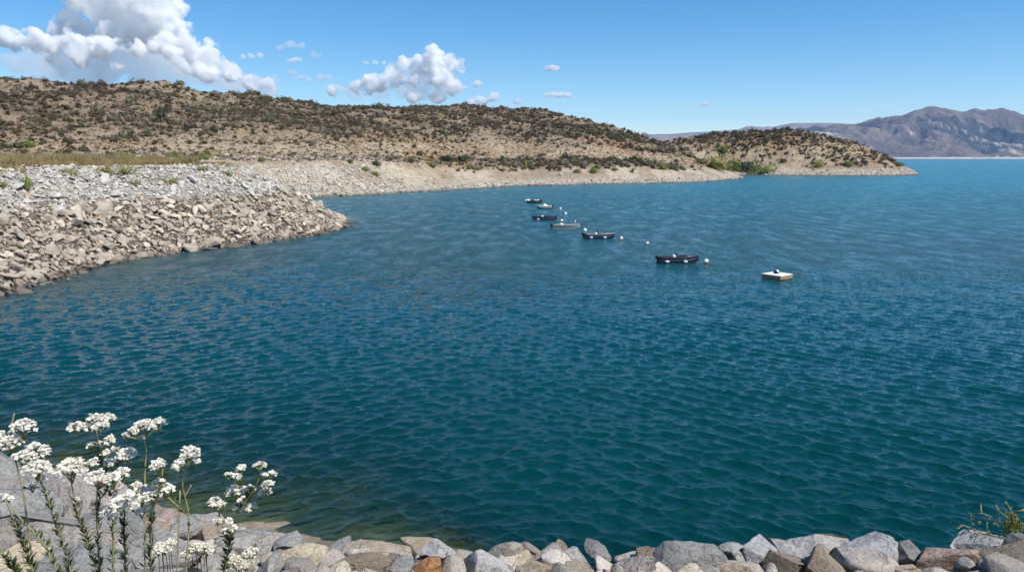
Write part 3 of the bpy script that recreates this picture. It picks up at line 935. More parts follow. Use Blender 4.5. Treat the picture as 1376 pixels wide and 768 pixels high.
# rubble between boulders, on the slope below and under water
rb = np.random.default_rng(44)
Xn = rb.uniform(-16, 12, 9000); Yn = rb.uniform(1.5, 30, 9000)
yr = np.interp(Xn, RIM[:, 0], RIM[:, 1]); ysh = np.interp(Xn, NSH[:, 0], NSH[:, 1])
zn = near_h(Xn, Yn)
k = (zn > -2.6) & ~((zn < .45) & (zn > -.25)) & ((Yn > yr + .3) | (rb.uniform(size=len(Xn)) < .9))
Xn, Yn, zn, yr = Xn[k], Yn[k], zn[k], yr[k]
sn = np.where(Yn > yr + .3, np.clip(rb.lognormal(math.log(.24), .35, len(Xn)), .1, np.clip(.12 + .07 * (Yn - yr), .1, .6)), np.clip(rb.lognormal(math.log(.07), .4, len(Xn)), .03, .16))
extraX = rb.uniform(-6, 4.5, 1100); extraY = rb.uniform(3.6, 7, 1100)
yr2 = np.interp(extraX, RIM[:, 0], RIM[:, 1]); kk = extraY < yr2 + .25
extraX, extraY = extraX[kk], extraY[kk]
Xn = np.concatenate([Xn, extraX]); Yn = np.concatenate([Yn, extraY]); zn = np.concatenate([zn, near_h(extraX, extraY)])
sn = np.concatenate([sn, np.clip(rb.lognormal(math.log(.075), .5, len(extraX)), .025, .2)])
rimx = rb.uniform(-4.2, -1.45, 120); rimy = np.interp(rimx, RIM[:, 0], RIM[:, 1]) + rb.uniform(-.2, .9, 120)
Xn = np.concatenate([Xn, rimx]); Yn = np.concatenate([Yn, rimy]); zn = np.concatenate([zn, near_h(rimx, rimy) + .02]); sn = np.concatenate([sn, rb.uniform(.07, .15, 120)])
cn = np.array((.40, .365, .32)) * (.6 + .6 * rb.uniform(size=len(Xn)))[:, None]
cn = lerp(cn, np.array((.13, .125, .065)), sstep(.2, -.3, zn) * .9)
mp_ = [rock_shape(3, 500 + k, 13, f, .08, .34, .70) for k, f in enumerate([(1, .8, .6), (1, .9, .7), (1, .7, .65), (.9, 1, .55)])]
Vn, Fn_, Cn_ = merge(mp_, rb.integers(0, 4, len(Xn)), rot_mats(len(Xn), rb) * sn[:, None, None], np.stack([Xn, Yn, np.where((zn < .4) & (Yn > 10), np.minimum(zn - sn * .45, -.3 - .8 * sn), zn + np.where((zn < 7) & (Yn > 5), -sn * .45, sn * .12))], 1), cn)
tag(obj('rubble', mesh_np('rubble', Vn, Fn_, rock_mat('rubble_rock', None, None, None, 1.5, use_attr=True, bumpd=.02), Cn_)), 'loose stones between the boulders and down the near slope into the water', 'rubble', kind='stuff')

# ------------------------------------------------------------------ vegetation
def bush_proto(seed, nleaf=95, leaf=.17, core=.72, tall=.8, spread=1.0):
    """unit bush: radius 1, sits on z=0"""
    r = np.random.default_rng(seed)
    Vc, Fc = ico(1)
    P = Vc * 1.7 + seed
    Vc = Vc * (1 + .38 * vnoise(P[:, 0], P[:, 1], P[:, 2], seed))[:, None] * np.array([core, core, core * tall]) + np.array([0, 0, .55 * tall])
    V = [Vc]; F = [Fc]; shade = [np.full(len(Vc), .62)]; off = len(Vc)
    lobes = r.normal(size=(6, 3)) * np.array([.5, .5, .25]) + np.array([0, 0, .6 * tall])
    lr = r.uniform(.35, .6, 6)
    li = r.integers(0, 6, nleaf)
    d = r.normal(size=(nleaf, 3)); d /= np.linalg.norm(d, axis=1)[:, None]
    c = lobes[li] + d * (lr[li] * r.uniform(.75, 1.1, nleaf))[:, None]
    c[:, 2] = np.maximum(c[:, 2], .03)
    for k in range(nleaf):
        a = r.normal(size=3); a /= np.linalg.norm(a); b = np.cross(a, r.normal(size=3)); b /= np.linalg.norm(b)
        s = leaf * r.uniform(.6, 1.5)
        V.append(np.array([c[k] - a * s, c[k] + b * s * .7, c[k] + a * s])); F.append(np.array([[off, off + 1, off + 2]])); off += 3
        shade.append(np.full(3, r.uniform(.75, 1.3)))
    V = np.concatenate(V); V[:, :2] *= spread
    return V, np.concatenate(F), np.concatenate(shade)[:, None]


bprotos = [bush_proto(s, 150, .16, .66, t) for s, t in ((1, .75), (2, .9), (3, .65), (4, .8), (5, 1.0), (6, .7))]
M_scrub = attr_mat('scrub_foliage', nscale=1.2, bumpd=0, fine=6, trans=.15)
rv = np.random.default_rng(8)


def scatter_bushes(n, a0, a1, y0, y1, which):
    a = rv.uniform(a0, a1, n); y = np.sqrt(rv.uniform(y0 ** 2, y1 ** 2, n)); x = a * y
    T = terrain(x, y)
    z = T[0]
    hill = T[4] if which == 'B' else T[7]
    okz = (T[3] > np.maximum(T[1], T[6])) if which == 'B' else (T[6] > T[3])
    rel = T[5] if which == 'B' else T[8]
    dens = .35 + .9 * sstep(-.25, .45, fbm(x * .02, y * .02, octaves=4, seed=101) + .5 * fbm(x * .09, y * .07, octaves=4, seed=102))
    dens = dens * (np.where(x / y < -.05, .6, .42) + np.where(x / y < -.05, .4, .58) * hill) * sstep(22 if which == 'B' else 15, 40 if which == 'B' else 24, rel)
    c_ = T[9]
    bench = sstep(-12, -15, c_) * sstep(20, 26, rel) * sstep(-.18, -.02, x / y)
    bank = sstep(-15, -12, c_) * sstep(5, 2, c_)
    dens = np.maximum(dens * (1 - .75 * bank), bench * .95) if which == 'B' else dens
    k = okz & (z > 4) & (rv.uniform(size=n) < dens)
    return x[k], y[k], z[k], hill[k]


xb, yb, zb, hb = scatter_bushes(17000, -.82, .33, 165, 475, 'B')
xc, yc, zc, hc = scatter_bushes(5200, .12, .58, 420, 492, 'C')
sb = np.clip(rv.lognormal(math.log(.85), .42, len(xb)), .35, 2.6) * (.75 + .25 * hb) * (1 + .55 * sstep(-.02, .05, xb / yb) * (1 - hb))
sc_ = np.clip(rv.lognormal(math.log(.85), .40, len(xc)), .5, 2.6)
bx, by, bz, bs = np.concatenate([xb, xc]), np.concatenate([yb, yc]), np.concatenate([zb, zc]), np.concatenate([sb, sc_])
regC = np.concatenate([np.zeros(len(xb), bool), np.ones(len(xc), bool)])
PAL = np.array([(.150, .130, .080), (.130, .123, .070), (.160, .130, .092), (.108, .112, .060), (.185, .152, .112), (.135, .132, .078)])
pi_ = rv.integers(0, len(PAL), len(bx))
patch_b = fbm(bx * .018, by * .018, octaves=3, seed=131)
pi_ = np.where(patch_b > .18, np.where(rv.uniform(size=len(bx)) < .7, 2, pi_), pi_)
pi_ = np.where(patch_b < -.2, np.where(rv.uniform(size=len(bx)) < .5, 3, pi_), pi_)
bcol = PAL[pi_] * rv.uniform(.55, 1.0, (len(bx), 1)) * np.array((1.06, .97, .88))
bidx = rv.integers(0, 6, len(bx))
ap = bs / np.hypot(bx, by)
A_ = bx / by
inf_ = (A_ > -.66) & (A_ < .66) & ((by > 205) | (A_ > -.4))
bigb = np.argsort(-np.where(inf_, ap, 0))[:250]
bm_ = np.zeros(len(bx), bool); bm_[bigb] = True
spin = rv.uniform(0, 6.28, len(bx))
cz, sz = np.cos(spin), np.sin(spin)
RB = np.zeros((len(bx), 3, 3)); RB[:, 0, 0] = cz; RB[:, 0, 1] = -sz; RB[:, 1, 0] = sz; RB[:, 1, 1] = cz; RB[:, 2, 2] = rv.uniform(.75, 1.15, len(bx))
LB = np.stack([bx, by, bz - .1 * bs], 1)
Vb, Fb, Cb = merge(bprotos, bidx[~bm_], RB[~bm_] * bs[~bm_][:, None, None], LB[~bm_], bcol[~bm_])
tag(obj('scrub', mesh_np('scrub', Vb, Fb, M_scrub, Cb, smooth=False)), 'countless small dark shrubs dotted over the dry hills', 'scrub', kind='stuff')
leafm = [leaf_mat('shrub_foliage', tuple(c), .15, .35, 1.2) for c in PAL]
bmesh_ = {}
for i_ in bigb:
    key = (int(bidx[i_]), int(pi_[i_]))
    if key not in bmesh_: bmesh_[key] = mesh_np('shrub', bprotos[key[0]][0], bprotos[key[0]][1], leafm[key[1]], smooth=False)
    o = obj('shrub', bmesh_[key]); o.location = LB[i_]; o.rotation_euler = (0, 0, spin[i_]); o.scale = (bs[i_], bs[i_], bs[i_] * RB[i_, 2, 2])
    if regC[i_]: lab, g = 'dark olive shrub on the dry slope of the far peninsula', 'shrubs on the far peninsula'
    elif A_[i_] < -.35: lab, g = 'dark olive brown shrub on the dry slope of the left hill', 'shrubs on the left hill'
    elif A_[i_] < .0: lab, g = 'dark olive brown shrub on the middle hill slope above the cove', 'shrubs on the middle hill'
    else: lab, g = 'dark olive brown shrub on the low slope beyond the moored boats', 'shrubs on the low slope beyond the boats'
    tag(o, lab, 'shrub', g)

# low dry tufts on hill and plateau
nt_ = 50000
a = rv.uniform(-.80, .56, nt_); y = np.sqrt(rv.uniform(150 ** 2, 480 ** 2, nt_)); x = a * y
Tt = terrain(x, y)
k = (Tt[0] > 6.5) & ((Tt[5] > 18) | (Tt[8] > 18)) & (Tt[1] < np.maximum(Tt[3], Tt[6]) + 3)
x, y, z = x[k], y[k], Tt[0][k]
tp = []
for s in range(4):
    r = np.random.default_rng(70 + s); V, F, off = [], [], 0
    for q in range(9):
        c = r.normal(size=3) * np.array([.5, .5, .2]) + np.array([0, 0, .35]); c[2] = abs(c[2])
        aa = r.normal(size=3); aa /= np.linalg.norm(aa); bb = np.cross(aa, r.normal(size=3)); bb /= np.linalg.norm(bb)
        V.append(np.array([c - aa * .45, c + bb * .4, c + aa * .45])); F.append([off, off + 1, off + 2]); off += 3
    tp.append((np.concatenate(V), np.array(F)))
ts = rv.uniform(.25, .75, len(x))
tc = np.array([(.17, .13, .088), (.125, .10, .066), (.22, .17, .112), (.11, .094, .06)])[rv.integers(0, 4, len(x))]
Vt, Ft, Ct = merge(tp, rv.integers(0, 4, len(x)), rot_mats(len(x), rv, .1) * ts[:, None, None], np.stack([x, y, z], 1), tc)
tag(obj('dry_undergrowth', mesh_np('dry_undergrowth', Vt, Ft, M_scrub, Ct, smooth=False)), 'low dry brown tufts between the shrubs on the hills', 'undergrowth', kind='stuff')

# dry grass along the embankment crest
def grass_tuft(seed, n=16):
    r = np.random.default_rng(seed); V, F, off = [], [], 0
    for q in range(n):
        b = r.normal(0, .18, 3); b[2] = 0
        d = r.normal(0, .35, 3); d[2] = 1; h = r.uniform(.5, 1.0)
        t = np.array([r.normal(), r.normal(), 0]); t /= np.linalg.norm(t); w = .035
        V += [b - t * w, b + t * w, b + d * h]; F.append([off, off + 1, off + 2]); off += 3
    return np.array(V), np.array(F)
gt = [grass_tuft(k, 20) for k in range(5)]
gx = rv.uniform(-110, -25, 60000); gy = rv.uniform(45, 178, 60000)
zA, dA = height_A(gx, gy)
pg = fbm(gx * .12, gy * .12, octaves=3, seed=141)
k = (dA > 14.6) & (dA < 48) & (np.abs(dA - 20) > 1.5) & (gx / gy > -.78) & (pg + .5 * fbm(gx * .5, gy * .5, octaves=2, seed=144) > .0 + .3 * sstep(17, 14.6, dA))
gx, gy, gz, pg, gd = gx[k], gy[k], zA[k], pg[k], dA[k]
zB_ = eval_cols(G_B, gx, gy, 30, 3.4)[0]; gz = np.maximum(gz, zB_)
gs = rv.uniform(.5, 1.05, len(gx)) * (.75 + .7 * sstep(0, .4, pg)) * np.where(gd < 18.5, .6, 1.2)
gc = np.array([(.46, .35, .19), (.42, .31, .165), (.36, .28, .14), (.30, .26, .10)])[np.minimum(rv.integers(0, 4, len(gx)), 3)]
Vg, Fg, Cg = merge(gt, rv.integers(0, 5, len(gx)), rot_mats(len(gx), rv, .08) * gs[:, None, None], np.stack([gx, gy, gz - .02], 1), gc)
tag(obj('dry_grass', mesh_np('dry_grass', Vg, Fg, attr_mat('dry_grass_blades', nscale=1, bumpd=0, fine=5, trans=.3), Cg, smooth=False)), 'tall tan grass along the embankment crest', 'grass', kind='stuff')

# named green bushes and the hill tree
G1 = leaf_mat('fresh_green_leaves', (.17, .20, .045), .3, .4, 2.0)
G2 = leaf_mat('yellow_green_leaves', (.26, .25, .07), .3, .35, 2.0)
G3 = leaf_mat('dark_green_leaves', (.085, .095, .04), .2, .4, 1.0)
G4 = leaf_mat('deep_green_leaves', (.05, .062, .028), .2, .4, 1.0)
M_stem = simple('woody_stem', (.16, .11, .07), .9, .3, 8)
gp = [bush_proto(40 + s, 420, .11, .55, t, sp) for s, (t, sp) in enumerate(((.9, 1), (1.5, .8), (.6, 1.1), (2.2, .75)))]


def on_ground(u, v, y0, y1):
    d = ray(u, v)
    ys = np.linspace(y0, y1, 1600); t = ys / d[1]
    zz = CAMZ + d[2] * t; g = th(d[0] * t, ys)
    hit = np.where(g >= zz)[0]
    i = hit[0] if len(hit) else len(ys) - 1
    return np.array([d[0] * t[i], ys[i], g[i]])


GREEN = [  # u, v of the base, width px, proto, material, label
    (38, 258, 15, 3, G1, 'tall fresh green bush among the pale stones near the left picture edge'),
    (98, 288, 9, 1, G1, 'small fresh green bush at the seam between pale and tan stones'),
    (3, 252, 12, 2, G1, 'green bush cut by the left picture edge on the pale stones'),
    (93, 237, 16, 2, G2, 'yellow green tuft on the crest stones right of the tall green bush'),
    (142, 235, 18, 2, G2, 'wide yellow green clump at the crest of the embankment'),
    (169, 235, 20, 2, G2, 'dull olive clump right of the wide yellow green one'),
    (181, 250, 12, 2, G2, 'low yellow green clump on the pale stones below the crest'),
    (199, 240, 9, 2, G1, 'tiny green plant on the pale stones left of the paired clumps'),
    (219, 246, 10, 2, G2, 'left clump of a close yellow green pair on the pale stones'),
    (232, 248, 13, 2, G2, 'right clump of a close yellow green pair on the pale stones'),
    (271, 231, 13, 2, G1, 'green clump near the top corner of the embankment'),
    (291, 228, 9, 2, G2, 'small bright clump on the corner where the embankment turns'),
    (305, 236, 12, 2, G2, 'yellow green clump on the white stones past the embankment corner'),
    (307, 258, 6, 1, G1, 'tiny green plant low on the white stones near the point'),
    (80, 219, 24, 0, G1, 'bright green bush in the tan grass above the embankment'),
    (106, 221, 13, 0, G2, 'olive bush in the tan grass beside the bright green one'),
    (132, 219, 18, 2, G3, 'low olive bush in the tan grass, nearest to the right of the two bright bushes'),
    (168, 217, 22, 2, G2, 'broad yellowish bush in the middle of the tan grass strip'),
    (203, 216, 16, 2, G3, 'dull bush in the tan grass right of the broad yellowish one'),
    (238, 215, 20, 2, G1, 'flat green bush towards the right end of the tan grass strip'),
    (275, 214, 16, 2, G2, 'last yellowish bush where the tan grass strip ends'),
    (25, 199, 16, 0, G3, 'dull green bush at the foot of the left hill'),
    (42, 198, 15, 0, G1, 'light green bush at the foot of the left hill'),
    (8, 199, 12, 0, G3, 'dark bush at the left picture edge at the foot of the hill'),
    (350, 217, 11, 0, G1, 'lone green bush on the flat beside the dirt track'),
    (491, 230, 12, 0, G1, 'green bush on top of the stony shore, left of a close pair'),
    (504, 236, 12, 0, G1, 'bright green bush lower right of the stony shore pair'),
    (505, 223, 15, 0, G3, 'dark olive bush behind the green pair on the stony shore'),
    (470, 219, 9, 0, G3, 'dark bush on the orange dirt edge'),
    (553, 218, 14, 0, G3, 'dark round bush on the bench above the pale beach'),
    (580, 224, 12, 0, G1, 'green bush at the top of the pale beach below dark shrubs'),
    (600, 217, 19, 0, G4, 'wide dark bush, left one of a big dark pair above the beach'),
    (621, 217, 19, 0, G4, 'wide dark bush, right one of a big dark pair above the beach'),
    (630, 228, 9, 1, G1, 'small green bush on the pale beach under the big dark pair'),
    (641, 228, 10, 0, G2, 'light green bush on the pale beach'),
    (675, 218, 12, 1, G3, 'dark green bush on the bench above the far boats'),
    (676, 230, 9, 0, G1, 'small round green bush on the beach above the far boats'),
    (706, 228, 10, 3, G1, 'slim tall green bush on the beach above the far boats'),
    (743, 224, 8, 1, G2, 'small yellow green bush at the top of the beach'),
    (775, 232, 11, 0, G1, 'green bush on the beach, smaller one of two side by side'),
    (798, 232, 15, 0, G1, 'wider green bush on the beach, larger one of two side by side'),
    (826, 229, 9, 0, G1, 'small green bush near the low peninsula'),
    (850, 232, 8, 1, G1, 'narrow green bush on the low peninsula shore'),
    (891, 228, 15, 0, G1, 'bright round green bush on the low peninsula'),
    (972, 204, 18, 0, G1, 'round bright green bush on the slope of the far peninsula'),
    (988, 229, 30, 0, G1, 'large lush green bush, left part of the thicket in the small cove'),
    (1004, 230, 30, 0, G3, 'large dark green bush in the middle of the cove thicket'),
    (1028, 233, 26, 2, G1, 'low green bush, right part of the cove thicket'),
    (962, 227, 34, 2, G2, 'low yellow green patch left of the cove thicket'),
    (1052, 218, 10, 0, G3, 'dark bush on the slope above the far beach'),
    (1139, 223, 13, 0, G1, 'round green bush on the rocky edge of the far peninsula'),
    (1190, 222, 7, 0, G3, 'small dark bush near the tip of the far peninsula'),
    (1208, 223, 8, 0, G1, 'small green bush closest to the tip of the far peninsula'),
    (1100, 224, 15, 2, G2, 'flat dull green patch on the far beach'),
    (217, 165, 20, 1, G4, 'dark green tree standing out on the left hill slope'),
]
for k, (u, v, w, pr, mt, lab) in enumerate(GREEN):
    y0 = 45 if v > 222 and u < 320 else (80 if u < 320 else 170)
    P = on_ground(u, v, y0, 520)
    s = w / 2 / FPX * np.hypot(P[0], P[1]) * 1.05
    tree = 'tree' in lab
    root = empty('tree' if tree else 'bush', P - np.array([0, 0, .06 * s]))
    tag(root, lab, 'tree' if tree else 'bush')
    V, F = gp[pr][0], gp[pr][1]
    Vr = V @ np.array(Euler((0, 0, k * 1.7)).to_matrix()).T * s
    if tree: Vr = Vr + np.array([0, 0, s * .45])
    obj('crown' if tree else 'foliage', mesh_np('foliage', Vr, F, mt, smooth=False), root)
    mb = MB()
    for q in range(4):
        an = q * 1.6 + k
        mb.tube([(0, 0, -.1 * s), (.15 * s * math.cos(an), .15 * s * math.sin(an), .4 * s), (.45 * s * math.cos(an), .45 * s * math.sin(an), (1.3 if tree else .8) * s)], [.06 * s, .045 * s, .015 * s], 5)
    mb.build('trunk' if tree else 'stem', M_stem, root)

# ------------------------------------------------------------------ boats, buoys, raft
M_navy = simple('navy_paint', (.005, .006, .016), .45, .2, 3, .5)
M_black = simple('black_paint', (.009, .009, .012), .4, .2, 3, .5)
M_blue = simple('blue_stripe_paint', (.03, .055, .19), .45, .15, 3, .5)
M_alu = simple('bare_aluminium', (.30, .30, .315), .45, .12, 5, .5, .35)
M_white = simple('white_paint', (.80, .79, .76), .5, .06, 3)
M_fender = simple('scuffed_fender', (.62, .61, .58), .6, .1, 5)
M_grey = simple('grey_liner', (.24, .24, .25), .6, .15, 4)
M_motor = simple('motor_cowl', (.012, .012, .014), .35, .1, 3)
M_brownbuoy = simple('weathered_buoy_underside', (.38, .19, .08), .7, .25, 9)
M_wood = simple('weathered_timber', (.27, .20, .10), .85, .3, 9)
M_deck = simple('white_deck_boards', (.80, .77, .68), .7, .06, 6)
M_rope = simple('mooring_rope', (.45, .42, .36), .9, .2, 20)


def hull_sections(L, B, n=17):
    out = []
    for k in range(n):
        t = k / (n - 1); x = -L / 2 + L * t
        b = B / 2 * (1 - max(0, (t - .45) / .55) ** 2.3 * .93) * (.94 + .06 * min(1, t * 4))
        sheer = .46 + .09 * t ** 2
        keel = -.14 + .30 * max(0, (t - .68) / .32) ** 2.2
        out.append((x + (.12 * max(0, t - .7) / .3), b, sheer, keel))
    return out


def section_pt(s, f):
    """point on the side from chine (f=0) to sheer (f=1), port half"""
    x, b, sh, ke = s
    ch = ke + .16
    return np.array([x, b * (.84 + .16 * f), ch + (sh - ch) * f])


def make_boat(loc, rz, L, hull, stripe, rim, inner, label, motor=M_motor, cover=None, seat_mat=None, flip=1):
    t = empty('moored_boat', loc, rz); t.scale = (1, 1, 1.18); tag(t, label, 'boat', 'boats moored in a line')
    S = hull_sections(L, L * .36); n = len(S)
    mb = MB(); V, F = [], []
    prof = []
    for s in S:
        x, b, sh, ke = s
        pts = [np.array([x, 0, ke]), np.array([x, b * .55, ke + .06]), section_pt(s, 0), section_pt(s, .5), section_pt(s, 1)]
        inn = [np.array([x, b * .93, sh - .01]), np.array([x, b * .76, .14]), np.array([x, 0, .13])]
        half = pts + inn
        ring = half + [p * np.array([1, -1, 1]) for p in half[::-1][1:-1]]
        prof.append(ring)
    m = len(prof[0])
    V = np.concatenate(prof)
    F = [(i * m + k, i * m + (k + 1) % m, (i + 1) * m + (k + 1) % m, (i + 1) * m + k) for i in range(n - 1) for k in range(m)]
    F += [tuple(range(m))[::-1], tuple((n - 1) * m + k for k in range(m))]
    mb.add(V, F); mb.build('hull', hull, t, smooth=False)
    for s in (1, -1):
        g = MB(); g.tube([section_pt(q, 1.0) * np.array([1, s, 1]) + np.array([0, 0, .015]) for q in S], .032, 6); g.build('gunwale', rim, t)
        st = MB()
        lo = [section_pt(q, .42) * np.array([1, s, 1]) + np.array([0, s * .012, 0]) for q in S[:-1]]
        hi = [section_pt(q, .60) * np.array([1, s, 1]) + np.array([0, s * .012, 0]) for q in S[:-1]]
        k_ = len(lo)
        st.add(lo + hi, [(i, i + 1, k_ + i + 1, k_ + i) for i in range(k_ - 1)])
        o = st.build('stripe', stripe, t)
        sol = o.modifiers.new('thick', 'SOLIDIFY'); sol.thickness = .012
    x0, b0, sh0, ke0 = S[0]
    tr = MB(); tr.box((x0 - .02, 0, (sh0 + .02) / 2), (.05, b0 * 1.85, sh0 + .06)); tr.build('transom', hull, t, False)
    # bow deck
    bd = MB(); q = S[-5:]
    V = [np.array([s[0], s[1] * .94, s[2] - .005]) for s in q] + [np.array([s[0], -s[1] * .94, s[2] - .005]) for s in q]
    V2 = [p - np.array([0, 0, .03]) for p in V]
    k_ = len(q)
    F = [(i, i + 1, k_ + i + 1, k_ + i) for i in range(k_ - 1)] + [(2 * k_ + i + 1, 2 * k_ + i, 3 * k_ + i, 3 * k_ + i + 1) for i in range(k_ - 1)]
    bd.add(V + V2, F); bd.build('bow_deck', inner, t, False)
    for fx in (-.30, -.02, .20):
        bb = L * .36 * .9
        se = MB(); se.box((fx * L, 0, .33), (.28, bb * (.88 if fx < .1 else .8), .05)); se.box((fx * L, 0, .22), (.06, bb * .5, .19)); se.build('seat', seat_mat or inner, t, False)
    # swivel chair amidships and small console
    if cover is None:
        ch = MB(); ch.box((-.02 * L, .05, .50), (.36, .40, .10)); ch.box((-.02 * L - .17, .05, .68), (.08, .40, .32), (0, -.15, 0)); ch.tube([(-.02 * L, .05, .33), (-.02 * L, .05, .47)], .04, 8)
        ch.build('swivel_chair', M_black, t, False)
        bx_ = MB(); bx_.ball((-.02 * L - .40, -.1, .55), (.18, .16, .13), 2, .2, 3); bx_.build('gear_bundle', M_white, t)
    else:
        for (cx, cs) in cover:
            bx_ = MB(); bx_.ball((cx * L, 0, .50), (cs, cs * .9, cs * .55), 2, .2, 5); bx_.build('cover_bundle', M_white, t)
    mo = MB(); xm = x0 - .22
    mo.box((xm, 0, .46), (.36, .28, .24)); mo.ball((xm - .02, 0, .54), (.22, .16, .12), 2)
    ob = mo.build('outboard_motor', motor, t)
    lg = MB(); lg.tube([(xm + .02, 0, .5), (xm, 0, .1), (xm - .02, 0, -.35)], [.08, .06, .05], 8); lg.box((xm + .12, 0, .42), (.22, .16, .16)); lg.build('motor_leg', M_black, ob)
    th_ = MB(); th_.tube([(xm + .16, 0, .50), (xm + .62, .05, .60)], [.025, .02], 6); th_.build('tiller', M_black, ob)
    return t


def px_boat(u, v):
    return at_z(u, v, 0)


def fender(u, v, y_off, label, s=.20):
    p = at_z(u, v, .22)
    mb = MB(); mb.ball((0, 0, 0), (s * 1.25, s * .85, s * .85), 2)
    o = mb.build('boat_fender', M_white); o.location = p
    ln = MB(); ln.tube([(0, 0, s * .8), (0, .08, .34)], .012, 5); ln.build('lanyard', M_rope, o)
    tag(o, label, 'fender', 'white fenders on the boats')
    return o


def boat_at(ul, ur, v, **kw):
    """waterline at v; outline from pixel ul to ur"""
    c = at_z((ul + ur) / 2, v, 0)
    a_, b_ = at_z(ul, v, 0), at_z(ur, v, 0)
    L = (b_[0] - a_[0])
    return c, L


specs = [
    # ul, ur, v waterline, yaw deg, hull, stripe, rim, inner, label, motor, cover, flipped
    (884, 940, 354, 4, M_navy, M_blue, M_navy, M_grey, 'nearest and largest navy boat with a dull blue stripe beside an orange white buoy', M_motor, None),
    (784, 826, 321, 5, M_navy, M_blue, M_alu, M_grey, 'navy boat with pale gunwale, second nearest in the line', M_motor, None),
    (741, 779, 307.5, 3, M_alu, M_navy, M_alu, M_grey, 'silver grey boat with dark stripe in the middle of the line', M_motor, [(-.18, .30)]),
    (716, 748, 296, 3, M_navy, M_blue, M_navy, M_grey, 'dark navy boat behind the silver grey boat', M_motor, None),
    (722.5, 743, 280.5, 183, M_black, M_white, M_white, M_white, 'small white topped boat with its motor pointing right', M_motor, [(.0, .42), (-.1, .3)]),
    (707, 727.5, 273, 4, M_black, M_black, M_black, M_grey, 'farthest boat, low and black with a white covered stern', M_white, [(-.42, .45), (.1, .26), (.28, .3)]),
]
for (ul, ur, v, yaw, hu, st, ri, inn, lab, mot, cov) in specs:
    c, L = boat_at(ul, ur, v)
    L = L * .93
    make_boat((c[0] + (.03 * L if yaw < 90 else -.03 * L), c[1] + L * .18, -.02), R(yaw), L, hu, st, ri, inn, lab, mot, cov, M_white if yaw > 90 else None)


def side_pos(ul, ur, v, yaw, fx):
    c, L = boat_at(ul, ur, v); L *= .93
    return np.array([c[0] + .03 * L + fx * L, c[1] - .10, .20])


for (spec, fx, lab) in ((specs[0], -.33, 'white fender on the stern flank of the nearest navy boat'), (specs[0], .14, 'white fender amidships on the nearest navy boat'),
                        (specs[1], -.30, 'white fender on the stern flank of the second nearest navy boat'), (specs[1], .17, 'white fender amidships on the second nearest navy boat'),
                        (specs[3], -.33, 'white fender on the stern of the dark boat behind the silver one')):
    p = side_pos(*spec[:4], fx)
    mb = MB(); mb.ball((0, 0, 0), (.22, .12, .12), 2, .12, 2)
    o = mb.build('boat_fender', M_fender); o.location = p
    ln = MB(); ln.tube([(0, .02, .12), (0, .12, .36)], .012, 5); ln.build('lanyard', M_rope, o)
    tag(o, lab, 'fender')

BUOYS = [
    (949, 353, .30, True, 'orange and white buoy at the bow of the nearest boat'),
    (870, 328, .23, True, 'lone orange and white buoy left of the nearest boat'),
    (835, 321.5, .26, True, 'orange and white buoy at the bow of the second nearest boat'),
    (786, 310, .28, False, 'white buoy just behind the stern of the second nearest boat'),
    (755, 297.5, .28, True, 'pale buoy directly behind the silver grey boat'),
    (760, 287.5, .28, False, 'white buoy right of the dark boat behind the silver one'),
    (753, 280.8, .25, False, 'small white buoy right of the white topped boat'),
    (773, 297.5, .13, False, 'tiny white float behind the bow of the silver grey boat'),
    (732, 275.4, .26, False, 'white buoy between the two farthest boats'),
]
for (u, v, r_, two, lab) in BUOYS:
    r_ *= .85
    p = at_z(u, v, 0)
    t = empty('mooring_buoy', (p[0], p[1], r_ * .45)); tag(t, lab, 'buoy', 'mooring buoys')
    V, F = ico(3)
    cen = V[F].mean(1); lowf = (cen @ np.array([-.45, 0, .9])) < .12
    if two:
        for nm, sel, mt in (('float_top', ~lowf, M_white), ('float_underside', lowf, M_brownbuoy)):
            v2, f2 = compact(V * r_, F[sel]); obj(nm, mesh_np(nm, v2, f2, mt), t)
    else:
        obj('float', mesh_np('float', V * r_, F, M_white), t)
    rg = MB(); rg.tube([(.07 * math.cos(q), 0, r_ + .05 + .07 * math.sin(q)) for q in np.linspace(0, 6.28, 13)], .014, 5, False); rg.build('eye_ring', M_alu, t)

# raft
c = at_z(1044.5, 373.5, 0)
raft = empty('swim_raft', (c[0], c[1] + .1, 0), R(38)); raft.scale = (1, 1, .90); tag(raft, 'square floating raft with white deck and timber sides', 'raft')
Wd = 1.80
mb = MB()
for k in range(9): mb.box((-Wd / 2 + (k + .5) * Wd / 9, 0, .375), (Wd / 9 - .012, Wd, .05))
mb.build('deck', M_deck, raft, False)
for k in range(4):
    an = k * math.pi / 2
    sd = MB()
    for zz, hh in ((.265, .15), (.105, .15)):
        cx, cy = math.cos(an) * (Wd / 2 - .03), math.sin(an) * (Wd / 2 - .03)
        sd.box((cx, cy, zz), (.06, Wd - (.13 if k % 2 else 0), hh), (0, 0, an))
    sd.build('side_boards', M_wood, raft, False)
fl = MB()
for sx in (-.55, .55): fl.tube([(sx, -.78, -.02), (sx, .78, -.02)], .2, 12)
fl.build('float', M_black, raft)
bd = empty('bundle', (c[0] - .05, c[1] + .15, .36)); tag(bd, 'small dark and white bundle lying on the raft deck', 'bundle')
mb = MB(); mb.ball((-.08, 0, .15), (.17, .15, .16), 3, .2, 4); mb.ball((.10, -.03, .06), (.14, .10, .07), 2, .2, 7); mb.build('dark_cloth', M_navy, bd)
mb = MB(); mb.ball((.06, .03, .18), (.13, .13, .16), 3, .25, 9); mb.build('white_cloth', M_white, bd)

